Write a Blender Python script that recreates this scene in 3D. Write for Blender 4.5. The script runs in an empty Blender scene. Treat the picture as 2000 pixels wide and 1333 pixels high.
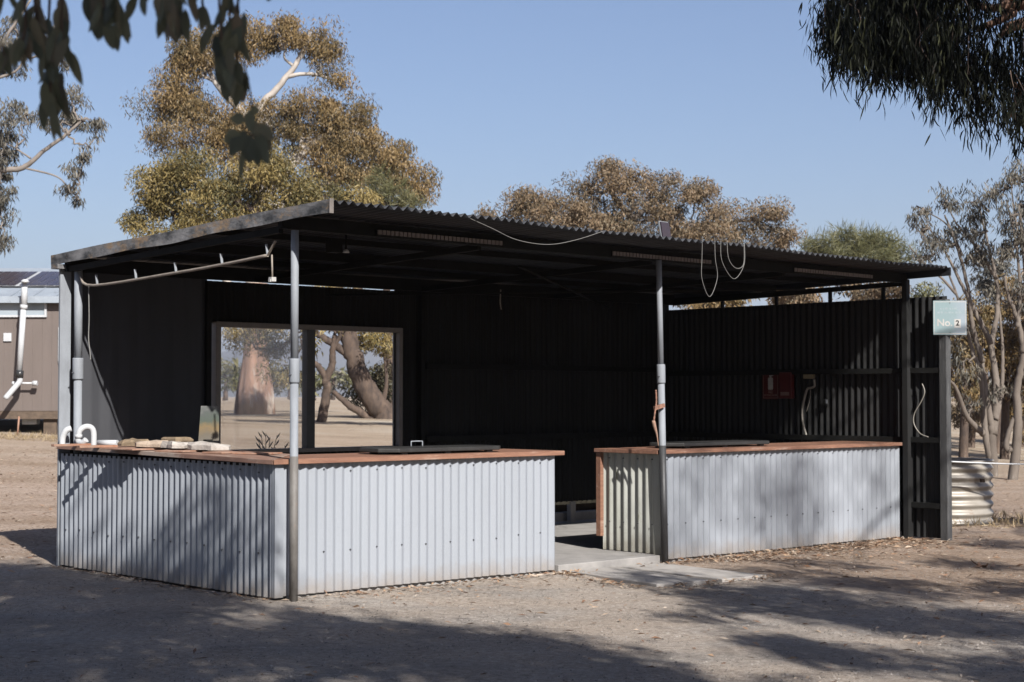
import bpy, math, random
import numpy as np
from mathutils import Vector, Matrix
random.seed(7); rng = np.random.default_rng(11)
S = bpy.context.scene
COL = S.collection
R = math.radians

# ------------------------------------------------------------------ camera
F = 3243.0; HZ = 775.0
PITCH = math.atan((HZ - 666.5) / F)
cam_d = bpy.data.cameras.new("camera"); cam = bpy.data.objects.new("camera", cam_d)
COL.objects.link(cam); S.camera = cam
cam.location = (0, 0, 1.5); cam.rotation_euler = (math.pi / 2 + PITCH, 0, 0)
cam_d.sensor_width = 36.0; cam_d.lens = F / 2000 * 36.0
cam_d.clip_start = 0.1; cam_d.clip_end = 20000
cam_d.dof.use_dof = True; cam_d.dof.focus_distance = 13.6; cam_d.dof.aperture_fstop = 5.0

# ------------------------------------------------------------------ light
SUN = Vector((-0.574, 1.26, -1.0))            # way the light travels
SUNELEV = math.atan2(1.0, math.hypot(SUN.x, SUN.y))
SUNROT = math.atan2(-SUN.x, -SUN.y)
w = bpy.data.worlds.new("World"); S.world = w; w.use_nodes = True
nt = w.node_tree; nt.nodes.clear()
sky = nt.nodes.new("ShaderNodeTexSky"); sky.sky_type = 'NISHITA'; sky.sun_disc = False
sky.sun_elevation = SUNELEV; sky.sun_rotation = SUNROT
sky.altitude = 0; sky.air_density = 1.0; sky.dust_density = 1.6; sky.ozone_density = 2.0
bg = nt.nodes.new("ShaderNodeBackground"); bg.inputs[1].default_value = 0.051
wo = nt.nodes.new("ShaderNodeOutputWorld")
tint = nt.nodes.new("ShaderNodeMixRGB"); tint.blend_type = 'MULTIPLY'; tint.inputs[0].default_value = 1; tint.inputs[2].default_value = (.89, .90, 1.02, 1)
nt.links.new(sky.outputs[0], tint.inputs[1]); nt.links.new(tint.outputs[0], bg.inputs[0]); nt.links.new(bg.outputs[0], wo.inputs[0])
sl = bpy.data.lights.new("sun", 'SUN'); sl.energy = 5.0; sl.angle = R(0.55); sl.color = (1.0, 0.965, 0.92)
so = bpy.data.objects.new("sun", sl); COL.objects.link(so)
so.rotation_euler = SUN.to_track_quat('-Z', 'Y').to_euler(); so.location = (8, -15, 14)
S.view_settings.view_transform = 'Standard'; S.view_settings.look = 'None'
S.view_settings.exposure = 1.17; S.view_settings.gamma = 1.0
S.render.engine = 'CYCLES'
try:
    S.cycles.max_bounces = 6; S.cycles.transparent_max_bounces = 12
except Exception: pass

# ------------------------------------------------------------------ frames
O = Vector((-1.65, 12.3, 0.0)); ANG = math.atan2(0.6770, 0.7364)
RZ = Matrix.Rotation(ANG, 3, 'Z')
def L2W(x, y, z=0.0): return O + RZ @ Vector((x, y, z))
def W2L(v): return RZ.inverted() @ (Vector(v) - O)
def ray(px, py):
    f = Vector((0, math.cos(PITCH), math.sin(PITCH))); u = Vector((0, -math.sin(PITCH), math.cos(PITCH)))
    return f * F + Vector((1, 0, 0)) * (px - 1000) + u * (666.5 - py)
CAM = Vector((0, 0, 1.5))
def P(px, py, d):                              # point seen at px,py at distance d in front
    r = ray(px, py); return CAM + r * (d / r.y)
def PG(px, py, z=0.0):
    r = ray(px, py); return CAM + r * ((z - 1.5) / r.z)
def PL(px, py, axis, val):                     # point seen at px,py on a plane of the shed's own frame
    c = W2L(CAM); r = RZ.inverted() @ ray(px, py)
    i = 'xyz'.index(axis); t = (val - c[i]) / r[i]
    return c + r * t
def gz(x, y):
    v = RZ.inverted() @ Vector((x - O.x, y - O.y, 0)); t = min(1, max(0, (v.y - 5.0) / 22.0))
    return 0.95 * t * t * (3 - 2 * t)

# ------------------------------------------------------------------ materials
def newmat(name):
    m = bpy.data.materials.new(name); m.use_nodes = True
    n = m.node_tree; b = n.nodes["Principled BSDF"]; return m, n, b
def N(n, t, **k):
    x = n.nodes.new(t)
    for a, v in k.items(): setattr(x, a, v)
    return x
KA = 0.78
def rgba(c): return (c[0] * KA, c[1] * KA, c[2] * KA, 1)
def mat(name, c1, c2=None, scale=6.0, rough=0.6, metal=0.0, bump=0.0, bscale=60.0, stretch=(1, 1, 1), c3=None, c3s=1.5, c3t=0.62, detail=6, spec=0.4):
    m, n, b = newmat(name)
    b.inputs["Roughness"].default_value = rough; b.inputs["Metallic"].default_value = metal
    b.inputs["Specular IOR Level"].default_value = spec
    tc = N(n, "ShaderNodeTexCoord"); mp = N(n, "ShaderNodeMapping"); mp.inputs[3].default_value = stretch
    n.links.new(tc.outputs["Object"], mp.inputs[0])
    if c2 is None: c2 = tuple(v * 0.75 for v in c1)
    ns = N(n, "ShaderNodeTexNoise"); ns.inputs["Scale"].default_value = scale; ns.inputs["Detail"].default_value = detail
    ns.inputs["Roughness"].default_value = 0.65
    n.links.new(mp.outputs[0], ns.inputs["Vector"])
    rp = N(n, "ShaderNodeValToRGB"); rp.color_ramp.elements[0].position = 0.35; rp.color_ramp.elements[1].position = 0.66
    rp.color_ramp.elements[0].color = rgba(c2); rp.color_ramp.elements[1].color = rgba(c1)
    n.links.new(ns.outputs[0], rp.inputs[0]); out = rp.outputs[0]
    if c3 is not None:
        n3 = N(n, "ShaderNodeTexNoise"); n3.inputs["Scale"].default_value = c3s; n3.inputs["Detail"].default_value = 8
        n3.inputs["Roughness"].default_value = 0.75
        n.links.new(mp.outputs[0], n3.inputs["Vector"])
        r3 = N(n, "ShaderNodeValToRGB"); r3.color_ramp.elements[0].position = c3t; r3.color_ramp.elements[1].position = c3t + 0.1
        n.links.new(n3.outputs[0], r3.inputs[0])
        mx = N(n, "ShaderNodeMixRGB"); mx.inputs[2].default_value = rgba(c3)
        n.links.new(r3.outputs[0], mx.inputs[0]); n.links.new(out, mx.inputs[1]); out = mx.outputs[0]
    n.links.new(out, b.inputs["Base Color"])
    if bump > 0:
        nb = N(n, "ShaderNodeTexNoise"); nb.inputs["Scale"].default_value = bscale; nb.inputs["Detail"].default_value = 5
        n.links.new(mp.outputs[0], nb.inputs["Vector"])
        bp = N(n, "ShaderNodeBump"); bp.inputs["Strength"].default_value = bump; bp.inputs["Distance"].default_value = 0.01
        n.links.new(nb.outputs[0], bp.inputs["Height"]); n.links.new(bp.outputs[0], b.inputs["Normal"])
    return m
def leafmat(name, cols, trans=0.3, spec=.3):
    m, n, b = newmat(name)
    at = N(n, "ShaderNodeAttribute"); at.attribute_name = "tone"
    rp = N(n, "ShaderNodeValToRGB"); e = rp.color_ramp.elements
    for i, c in enumerate(cols):
        p = i / max(1, len(cols) - 1)
        if i == 0: e[0].position = 0; e[0].color = rgba(c)
        elif i == len(cols) - 1: e[len(e) - 1].position = 1; e[len(e) - 1].color = rgba(c)
        else:
            q = e.new(p); q.color = rgba(c)
    n.links.new(at.outputs["Fac"], rp.inputs[0])
    n.links.new(rp.outputs[0], b.inputs["Base Color"]); b.inputs["Roughness"].default_value = 0.55
    b.inputs["Specular IOR Level"].default_value = spec
    tr = N(n, "ShaderNodeBsdfTranslucent"); n.links.new(rp.outputs[0], tr.inputs[0])
    mx = N(n, "ShaderNodeMixShader"); mx.inputs[0].default_value = trans
    o = n.nodes["Material Output"]
    n.links.new(b.outputs[0], mx.inputs[1]); n.links.new(tr.outputs[0], mx.inputs[2]); n.links.new(mx.outputs[0], o.inputs[0])
    return m

M = {}
M['panel'] = mat("pale_blue_steel", (.285, .306, .338), (.252, .270, .298), 1.6, .42, 0.0, .05, 26, (1, 1, .2), c3=(.225, .23, .235), c3s=2.2, c3t=.66, spec=.5)
M['panel_green'] = mat("weathered_green_steel", (0.3888, 0.3942, 0.3618), (0.3132, 0.3186, 0.2808), 4, .5, 0.0, .05, 30, (1, 1, .3), c3=(.17, .17, .11), c3s=6, c3t=.62)
M['wall_grey'] = mat("charcoal_sheet", (.055, .057, .063), (.045, .046, .051), 2, .7, 0, .03, 40, (1, 1, .3), spec=.12)
M['black'] = mat("shade_dark_sheet", (0.0200, 0.0200, 0.0192), (0.0128, 0.0128, 0.0120), 1.2, .75, 0, .05, 40, (1, 1, .4), c3=(.02, .019, .017), c3s=1.1, c3t=.60, spec=.12)  # same wall sheet as the left panel, interior shade put into its colour
M['black_r'] = mat("dark_sheet", (.024, .024, .024), (.017, .017, .017), 2, .6, 0, .05, 40, (1, 1, .4), spec=.15)
M['beam'] = mat("dark_beam", (0.0143, 0.0143, 0.0137), (0.0091, 0.0091, 0.0084), 8, .8, 0, .2, 40, spec=.15)
M['roof'] = mat("roof_iron", (.030, .032, .038), (.020, .021, .025), 3, .55, .2, .05, 30)
M['fascia'] = mat("flaking_fascia", (.25, .245, .245), (.045, .047, .05), 9, .8, 0, .4, 50, (1, .5, 1), c3=(.30, .21, .13), c3s=3.2, c3t=.50, spec=.2)
M['post'] = mat("galvanised_pipe", (0.2392, 0.2571, 0.2811), (0.1854, 0.1973, 0.2153), 9, .7, 0, .06, 80, (1, 1, .4))
M['post_rust'] = mat("rusty_pipe", (.16, .15, .14), (.11, .10, .09), 16, .65, .1, .15, 70, (1, 1, .5), c3=(.22, .11, .06), c3s=9, c3t=.60)
M['post_dark'] = mat("dark_paint_pipe", (.055, .056, .058), (.035, .035, .036), 12, .5, .1, .12, 60, (1, 1, .4), c3=(.28, .20, .15), c3s=14, c3t=.66)
M['wood'] = mat("orange_oiled_wood", (.26, .135, .085), (.17, .082, .055), 7, .6, 0, .15, 40, (.6, 5, 5), c3=(.32, .21, .16), c3s=4, c3t=.56)
M['woodtop'] = mat("worn_counter_top", (.27, .16, .115), (.19, .105, .075), 6, .6, 0, .12, 40, (4, .6, 1), c3=(.34, .27, .22), c3s=2.2, c3t=.50)
M['screw'] = mat("screw_heads", (.10, .10, .11), None, 30, .5, .4)
M['greypost'] = mat("weathered_timber_post", (.085, .085, .085), (.045, .045, .046), 6, .85, 0, .5, 40, (4, 4, .5), c3=(.16, .15, .145), c3s=7, c3t=.60)
M['concrete'] = mat("concrete", (.30, .285, .27), (.22, .21, .20), 5, .85, 0, .35, 50, c3=(.20, .17, .14), c3s=2.2, c3t=.58)
M['paver'] = mat("paver_concrete", (0.3648, 0.3408, 0.3168), (0.2880, 0.2640, 0.2400), 7, .85, 0, .35, 60, c3=(0.1760, 0.1520, 0.1280), c3s=3, c3t=.6)
M['white'] = mat("white_pvc", (0.4675, 0.4760, 0.4845), (0.4165, 0.4250, 0.4335), 8, .35)
M['cordwhite'] = mat("pale_cord", (0.1680, 0.1640, 0.1560), (0.1360, 0.1320, 0.1240), 20, .6)
M['cordgrey'] = mat("grey_conduit", (0.2720, 0.2480, 0.2160), (0.2080, 0.1920, 0.1680), 20, .5)
M['pipeold'] = mat("weathered_pipe", (.30, .26, .22), (.20, .17, .14), 14, .6, .1, .1, 60)
M['stone'] = mat("sandstone", (0.4400, 0.3520, 0.2728), (0.3168, 0.2464, 0.1848), 14, .9, 0, .6, 40)
M['stone_pale'] = mat("pale_stone", (0.4200, 0.3850, 0.3500), (0.3220, 0.2870, 0.2520), 14, .9, 0, .6, 40)
M['stone_brown'] = mat("brown_stone", (0.2431, 0.1788, 0.1144), (0.1573, 0.1144, 0.0715), 14, .9, 0, .6, 40)
M['brick'] = mat("terracotta_tile", (0.2600, 0.1200, 0.0700), (0.3000, 0.2000, 0.1500), 10, .85, 0, .4, 50)
M['lid'] = mat("dark_hotplate", (.045, .044, .042), (.030, .029, .028), 10, .5, .3, .1, 60)
M['frame'] = mat("window_frame", (0.1610, 0.1400, 0.1260), (0.1190, 0.1050, 0.0945), 8, .5)
M['mullion'] = mat("dark_window_frame", (.05, .048, .045), None, 8, .5)
M['red'] = mat("red_sign", (0.0833, 0.0069, 0.0054), (0.0686, 0.0054, 0.0044), 6, .45)
M['redbright'] = mat("red_cabinet", (0.0960, 0.0132, 0.0120), (0.0720, 0.0096, 0.0084), 6, .4)
M['signwhite'] = mat("sign_white", (0.4464, 0.4320, 0.4104), None, 8, .5)
M['signpink'] = mat("sign_border", (0.2500, 0.1600, 0.1400), None, 8, .5)
M['yellow'] = mat("yellowed_plastic", (0.2500, 0.2200, 0.1400), (0.2000, 0.1700, 0.1100), 10, .5)
M['socket'] = mat("black_plastic", (.03, .03, .03), None, 10, .3)
M['strip'] = mat("ribbed_pale_face", (0.1890, 0.1530, 0.1350), (0.1350, 0.1080, 0.0945), 20, .5)
M['rope'] = mat("rusty_chain", (.30, .15, .10), (.12, .07, .05), 30, .8, 0, .3, 60)
M['cabin'] = mat("brown_weatherboard", (.135, .108, .095), (.115, .092, .080), 3, .7, 0, .05, 30, (1, 1, .2))
M['cabinroof'] = mat("pale_roof", (0.2940, 0.3290, 0.3640), (0.2380, 0.2660, 0.3010), 4, .5, 0, c3=(0.1120, 0.1260, 0.1400), c3s=3, c3t=.6)
M['glassdark'] = mat("obscure_glass", (.30, .34, .37), (.26, .30, .33), 2, .15, 0)
M['solar'] = mat("solar_cell", (.035, .03, .045), (.05, .035, .04), 3, .2, 0)
M['tank'] = mat("weathered_tank", (0.3264, 0.3001, 0.2633), (0.2527, 0.2264, 0.1895), 5, .45, .15, .05, 40, (1, 1, 2.5), c3=(.19, .125, .08), c3s=2.5, c3t=.58)
M['stump'] = mat("old_timber", (.12, .085, .06), (.07, .05, .035), 8, .9, 0, .4, 40)
M['bark_pale'] = mat("pale_gum_bark", (0.2160, 0.1860, 0.1620), (0.1500, 0.1230, 0.1020), 4, .8, 0, .4, 14, (1, 1, .35), c3=(0.0900, 0.0720, 0.0600), c3s=2.5, c3t=.6)
M['bark_white'] = mat("white_gum_bark", (.42, .38, .34), (.30, .26, .22), 4, .8, 0, .3, 14, (1, 1, .35))
M['bark_pink'] = mat("pink_gum_bark", (.29, .17, .115), (.13, .078, .055), 4.5, .85, 0, 1.0, 9, (1, 1, .22), c3=(.36, .31, .26), c3s=2.6, c3t=.56)
M['bark_dark'] = mat("dark_rough_bark", (.105, .072, .052), (.040, .028, .022), 7, .9, 0, 1.0, 12, (1, 1, .3), c3=(.17, .13, .10), c3s=3.5, c3t=.60)
M['leaf_gold'] = leafmat("leaf_gold", [(.060, .052, .026), (.135, .100, .045), (.235, .155, .065), (.28, .20, .095)], .18)
M['leaf_olive'] = leafmat("leaf_olive", [(.055, .056, .025), (.125, .105, .040), (.24, .175, .060), (.29, .225, .09)], .18)
M['leaf_brown'] = leafmat("leaf_brown", [(.065, .052, .034), (.14, .105, .062), (.23, .155, .09), (.17, .155, .105)], .18)
M['leaf_grey'] = leafmat("leaf_grey", [(.047, .050, .044), (.095, .089, .074), (.158, .142, .110), (.231, .200, .158)], .22)
M['leaf_green'] = leafmat("leaf_green", [(.063, .069, .034), (.121, .121, .052), (.172, .161, .075), (.196, .178, .092)], .3)
M['leaf_dark'] = leafmat("leaf_dark", [(.006, .007, .005), (.009, .010, .007), (.015, .017, .010), (.045, .047, .024)], .05, .06)  # near-black leaf tones, crown shade put into the colour
M['leaf_shade'] = leafmat("leaf_shade", [(.03, .032, .02), (.055, .052, .03), (.09, .078, .045), (.13, .105, .06)], .12)  # darker leaf tones, shade put into the shrub's colour
M['bark_tan'] = mat("tan_bark", (0.1600, 0.1320, 0.1080), (0.1000, 0.0800, 0.0640), 5, .85, 0, .5, 14, (1, 1, .4), c3=(.27, .24, .21), c3s=2.2, c3t=.58)
M['leaf_near'] = leafmat("leaf_near", [(.060, .072, .052), (.095, .11, .078), (.13, .145, .10), (.15, .125, .095)], .12)
M['litter'] = leafmat("dry_leaf", [(.16, .085, .05), (.30, .18, .11), (.42, .30, .20), (.50, .42, .34)], .1)
M['straw'] = leafmat("dry_grass", [(.20, .14, .075), (.32, .24, .14), (.42, .33, .20)], .2)
M['plant'] = leafmat("dark_plant", [(.04, .045, .03), (.06, .065, .04), (.09, .09, .055)], .15)

# sign enamel, painted board, ground: own node trees
def sign_mat():
    m, n, b = newmat("faded_green_sign"); tc = N(n, "ShaderNodeTexCoord"); sp = N(n, "ShaderNodeSeparateXYZ")
    n.links.new(tc.outputs["Object"], sp.inputs[0])
    ns = N(n, "ShaderNodeTexNoise"); ns.inputs["Scale"].default_value = 6; n.links.new(tc.outputs["Object"], ns.inputs["Vector"])
    ad = N(n, "ShaderNodeMath", operation='MULTIPLY_ADD'); ad.inputs[1].default_value = 0.35
    n.links.new(ns.outputs[0], ad.inputs[0]); n.links.new(sp.outputs[0], ad.inputs[2])
    rp = N(n, "ShaderNodeValToRGB"); rp.color_ramp.elements[0].position = .16; rp.color_ramp.elements[1].position = .27
    rp.color_ramp.elements[0].color = (.15, .205, .215, 1); rp.color_ramp.elements[1].color = (.19, .225, .255, 1)
    n.links.new(ad.outputs[0], rp.inputs[0]); n.links.new(rp.outputs[0], b.inputs["Base Color"]); b.inputs["Roughness"].default_value = .35
    return m
M['sign'] = sign_mat()
def art_mat():
    m, n, b = newmat("weathered_painting"); tc = N(n, "ShaderNodeTexCoord"); sp = N(n, "ShaderNodeSeparateXYZ")
    n.links.new(tc.outputs["Object"], sp.inputs[0])
    ns = N(n, "ShaderNodeTexNoise"); ns.inputs["Scale"].default_value = 14; ns.inputs["Detail"].default_value = 6
    n.links.new(tc.outputs["Object"], ns.inputs["Vector"])
    ad = N(n, "ShaderNodeMath", operation='MULTIPLY_ADD'); ad.inputs[1].default_value = 0.16
    n.links.new(ns.outputs[0], ad.inputs[0]); n.links.new(sp.outputs[2], ad.inputs[2])
    rp = N(n, "ShaderNodeValToRGB"); e = rp.color_ramp.elements
    e[0].position = .14; e[0].color = (.07, .06, .045, 1); e[1].position = .46; e[1].color = (.09, .09, .085, 1)
    for p, c in ((.20, (.085, .068, .045)), (.27, (.13, .085, .03)), (.33, (.035, .05, .035)), (.39, (.045, .052, .048))):
        q = e.new(p); q.color = rgba(c)
    n.links.new(ad.outputs[0], rp.inputs[0]); n.links.new(rp.outputs[0], b.inputs["Base Color"]); b.inputs["Roughness"].default_value = .7
    return m
M['art'] = art_mat()
def ground_mat():
    m, n, b = newmat("gravel_and_dry_earth"); L = n.links.new
    tc = N(n, "ShaderNodeTexCoord"); sp = N(n, "ShaderNodeSeparateXYZ"); L(tc.outputs["Object"], sp.inputs[0])
    def noise(s, d=8, r=.65, st=(1, 1, 1)):
        mp = N(n, "ShaderNodeMapping"); mp.inputs[3].default_value = st; L(tc.outputs["Object"], mp.inputs[0])
        x = N(n, "ShaderNodeTexNoise"); x.inputs["Scale"].default_value = s; x.inputs["Detail"].default_value = d
        x.inputs["Roughness"].default_value = r; L(mp.outputs[0], x.inputs["Vector"]); return x.outputs[0]
    def ramp(src, stops):
        rp = N(n, "ShaderNodeValToRGB"); e = rp.color_ramp.elements
        e[0].position = stops[0][0]; e[0].color = rgba(stops[0][1]); e[1].position = stops[-1][0]; e[1].color = rgba(stops[-1][1])
        for p, c in stops[1:-1]: q = e.new(p); q.color = rgba(c)
        L(src, rp.inputs[0]); return rp.outputs[0]
    def mix(f, a, c, mode='MIX'):
        x = N(n, "ShaderNodeMixRGB", blend_type=mode)
        if isinstance(f, float): x.inputs[0].default_value = f
        else: L(f, x.inputs[0])
        L(a, x.inputs[1]); L(c, x.inputs[2]); return x.outputs[0]
    grain = ramp(noise(20, 12, .95), [(.36, (.17, .15, .13)), (.46, (.50, .455, .41)), (.54, (.65, .60, .545)), (.64, (1.0, .95, .88))])
    patch = ramp(noise(1.1, 7, .6), [(.35, (.66, .63, .60)), (.65, (1.0, 1.0, 1.0))])
    gravel = mix(1.0, grain, patch, 'MULTIPLY')
    warm = ramp(noise(.8, 6, .6, (1, 1.6, 1)), [(.36, (.15, .15, .15)), (.60, (1, 1, 1))])
    browngr = ramp(noise(20, 12, .95), [(.36, (.20, .15, .11)), (.50, (.50, .41, .33)), (.64, (.86, .74, .62))])
    gravel = mix(warm, gravel, browngr)
    lit = ramp(noise(16, 9, .8, (1, 2.4, 1)), [(.32, (.20, .13, .09)), (.45, (.44, .32, .235)), (.56, (.66, .53, .43)), (.68, (.80, .69, .60))])
    lit2 = ramp(noise(.35, 5, .6, (1, 3, 1)), [(.35, (.78, .74, .68)), (.62, (1.0, 1.0, 1.0))])
    dirt = mix(1.0, lit, lit2, 'MULTIPLY')
    # gravel yard in front of the shed, earth and dry litter elsewhere
    a = N(n, "ShaderNodeMath", operation='MULTIPLY_ADD'); a.inputs[1].default_value = -1.0; a.inputs[2].default_value = 15.6
    L(sp.outputs[1], a.inputs[0])
    mxx = N(n, "ShaderNodeMath", operation='MAXIMUM'); mxx.inputs[1].default_value = 0.6; L(sp.outputs[0], mxx.inputs[0])
    s2 = N(n, "ShaderNodeMath", operation='MULTIPLY_ADD'); s2.inputs[1].default_value = -1.1; L(mxx.outputs[0], s2.inputs[0]); L(a.outputs[0], s2.inputs[2])
    nz = N(n, "ShaderNodeMath", operation='MULTIPLY_ADD'); nz.inputs[1].default_value = 3.0; L(noise(1.4, 7, .7), nz.inputs[0]); L(s2.outputs[0], nz.inputs[2])
    mr = N(n, "ShaderNodeMapRange"); mr.inputs[1].default_value = 0.4; mr.inputs[2].default_value = 1.9; L(nz.outputs[0], mr.inputs[0])
    near = mix(mr.outputs[0], dirt, gravel)
    field = ramp(noise(.25, 6, .7, (1, 3, 1)), [(.35, (.26, .20, .14)), (.5, (.37, .29, .21)), (.68, (.46, .40, .32))])
    ln = N(n, "ShaderNodeVectorMath", operation='LENGTH'); L(tc.outputs["Object"], ln.inputs[0])
    mf = N(n, "ShaderNodeMapRange"); mf.inputs[1].default_value = 24; mf.inputs[2].default_value = 40; L(ln.outputs["Value"], mf.inputs[0])
    L(mix(mf.outputs[0], near, field), b.inputs["Base Color"]); b.inputs["Roughness"].default_value = .95
    b.inputs["Specular IOR Level"].default_value = .15
    bp = N(n, "ShaderNodeBump"); bp.inputs["Strength"].default_value = 1.0; bp.inputs["Distance"].default_value = .035
    L(noise(45, 8, .8), bp.inputs["Height"])
    bp2 = N(n, "ShaderNodeBump"); bp2.inputs["Strength"].default_value = .6; bp2.inputs["Distance"].default_value = .08
    L(noise(5, 5, .6), bp2.inputs["Height"]); L(bp.outputs[0], bp2.inputs["Normal"]); L(bp2.outputs[0], b.inputs["Normal"])
    return m
M['ground'] = ground_mat()
def glass_mat():
    m, n, b = newmat("dusty_glass"); o = n.nodes["Material Output"]
    t = N(n, "ShaderNodeBsdfTransparent"); g = N(n, "ShaderNodeBsdfGlossy"); g.inputs["Roughness"].default_value = .03
    d = N(n, "ShaderNodeBsdfDiffuse"); d.inputs[0].default_value = (.5, .47, .43, 1)
    tl = N(n, "ShaderNodeBsdfTranslucent"); tl.inputs[0].default_value = (.5, .47, .43, 1)
    m0 = N(n, "ShaderNodeMixShader"); m0.inputs[0].default_value = .5; n.links.new(d.outputs[0], m0.inputs[1]); n.links.new(tl.outputs[0], m0.inputs[2])
    m1 = N(n, "ShaderNodeMixShader"); m1.inputs[0].default_value = .12; n.links.new(t.outputs[0], m1.inputs[1]); n.links.new(m0.outputs[0], m1.inputs[2])
    m2 = N(n, "ShaderNodeMixShader"); m2.inputs[0].default_value = .05; n.links.new(m1.outputs[0], m2.inputs[1]); n.links.new(g.outputs[0], m2.inputs[2])
    n.links.new(m2.outputs[0], o.inputs[0]); return m
M['glass'] = glass_mat()
def splash(m, h, col):
    n = m.node_tree; b = n.nodes["Principled BSDF"]; src = b.inputs["Base Color"].links[0].from_socket
    tc = N(n, "ShaderNodeTexCoord"); sp = N(n, "ShaderNodeSeparateXYZ"); n.links.new(tc.outputs["Object"], sp.inputs[0])
    ns = N(n, "ShaderNodeTexNoise"); ns.inputs["Scale"].default_value = 9; ns.inputs["Detail"].default_value = 8; ns.inputs["Roughness"].default_value = .7
    n.links.new(tc.outputs["Object"], ns.inputs["Vector"])
    a = N(n, "ShaderNodeMath", operation='MULTIPLY_ADD'); a.inputs[1].default_value = -h * 2.2; n.links.new(ns.outputs[0], a.inputs[0]); n.links.new(sp.outputs[2], a.inputs[2])
    mr = N(n, "ShaderNodeMapRange"); mr.inputs[1].default_value = -h * 1.1; mr.inputs[2].default_value = h * .6; mr.inputs[3].default_value = .75; mr.inputs[4].default_value = 0; n.links.new(a.outputs[0], mr.inputs[0])
    mx = N(n, "ShaderNodeMixRGB"); mx.inputs[2].default_value = rgba(col); n.links.new(mr.outputs[0], mx.inputs[0]); n.links.new(src, mx.inputs[1]); n.links.new(mx.outputs[0], b.inputs["Base Color"])
splash(M['panel'], .10, (.22, .18, .145)); splash(M['panel_green'], .16, (.16, .13, .09))
M['edge'] = mat('painted_lit_edge', (.42, .38, .26), (.30, .27, .18), 12, .6)  # outside light on the wall's bottom edge put into its colour

# ------------------------------------------------------------------ builders
def mesh_np(name, V, Fq, mats, tone=None, smooth=False, parent=None, loc=(0, 0, 0), rot=0):
    V = np.asarray(V, dtype=np.float32).reshape(-1, 3); Fq = np.asarray(Fq, dtype=np.int32); k = Fq.shape[1]
    me = bpy.data.meshes.new(name); me.vertices.add(len(V)); me.vertices.foreach_set("co", V.ravel())
    me.loops.add(Fq.size); me.loops.foreach_set("vertex_index", Fq.ravel())
    me.polygons.add(len(Fq)); me.polygons.foreach_set("loop_start", np.arange(0, Fq.size, k, dtype=np.int32))
    if smooth: me.polygons.foreach_set("use_smooth", np.ones(len(Fq), dtype=bool))
    me.update(calc_edges=True)
    if tone is not None:
        a = me.attributes.new("tone", 'FLOAT', 'POINT'); a.data.foreach_set("value", np.asarray(tone, dtype=np.float32))
    me.materials.append(mats); o = bpy.data.objects.new(name, me); COL.objects.link(o)
    if parent is not None: o.parent = parent
    else: o.location = loc; o.rotation_euler = (0, 0, rot)
    return o
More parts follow.
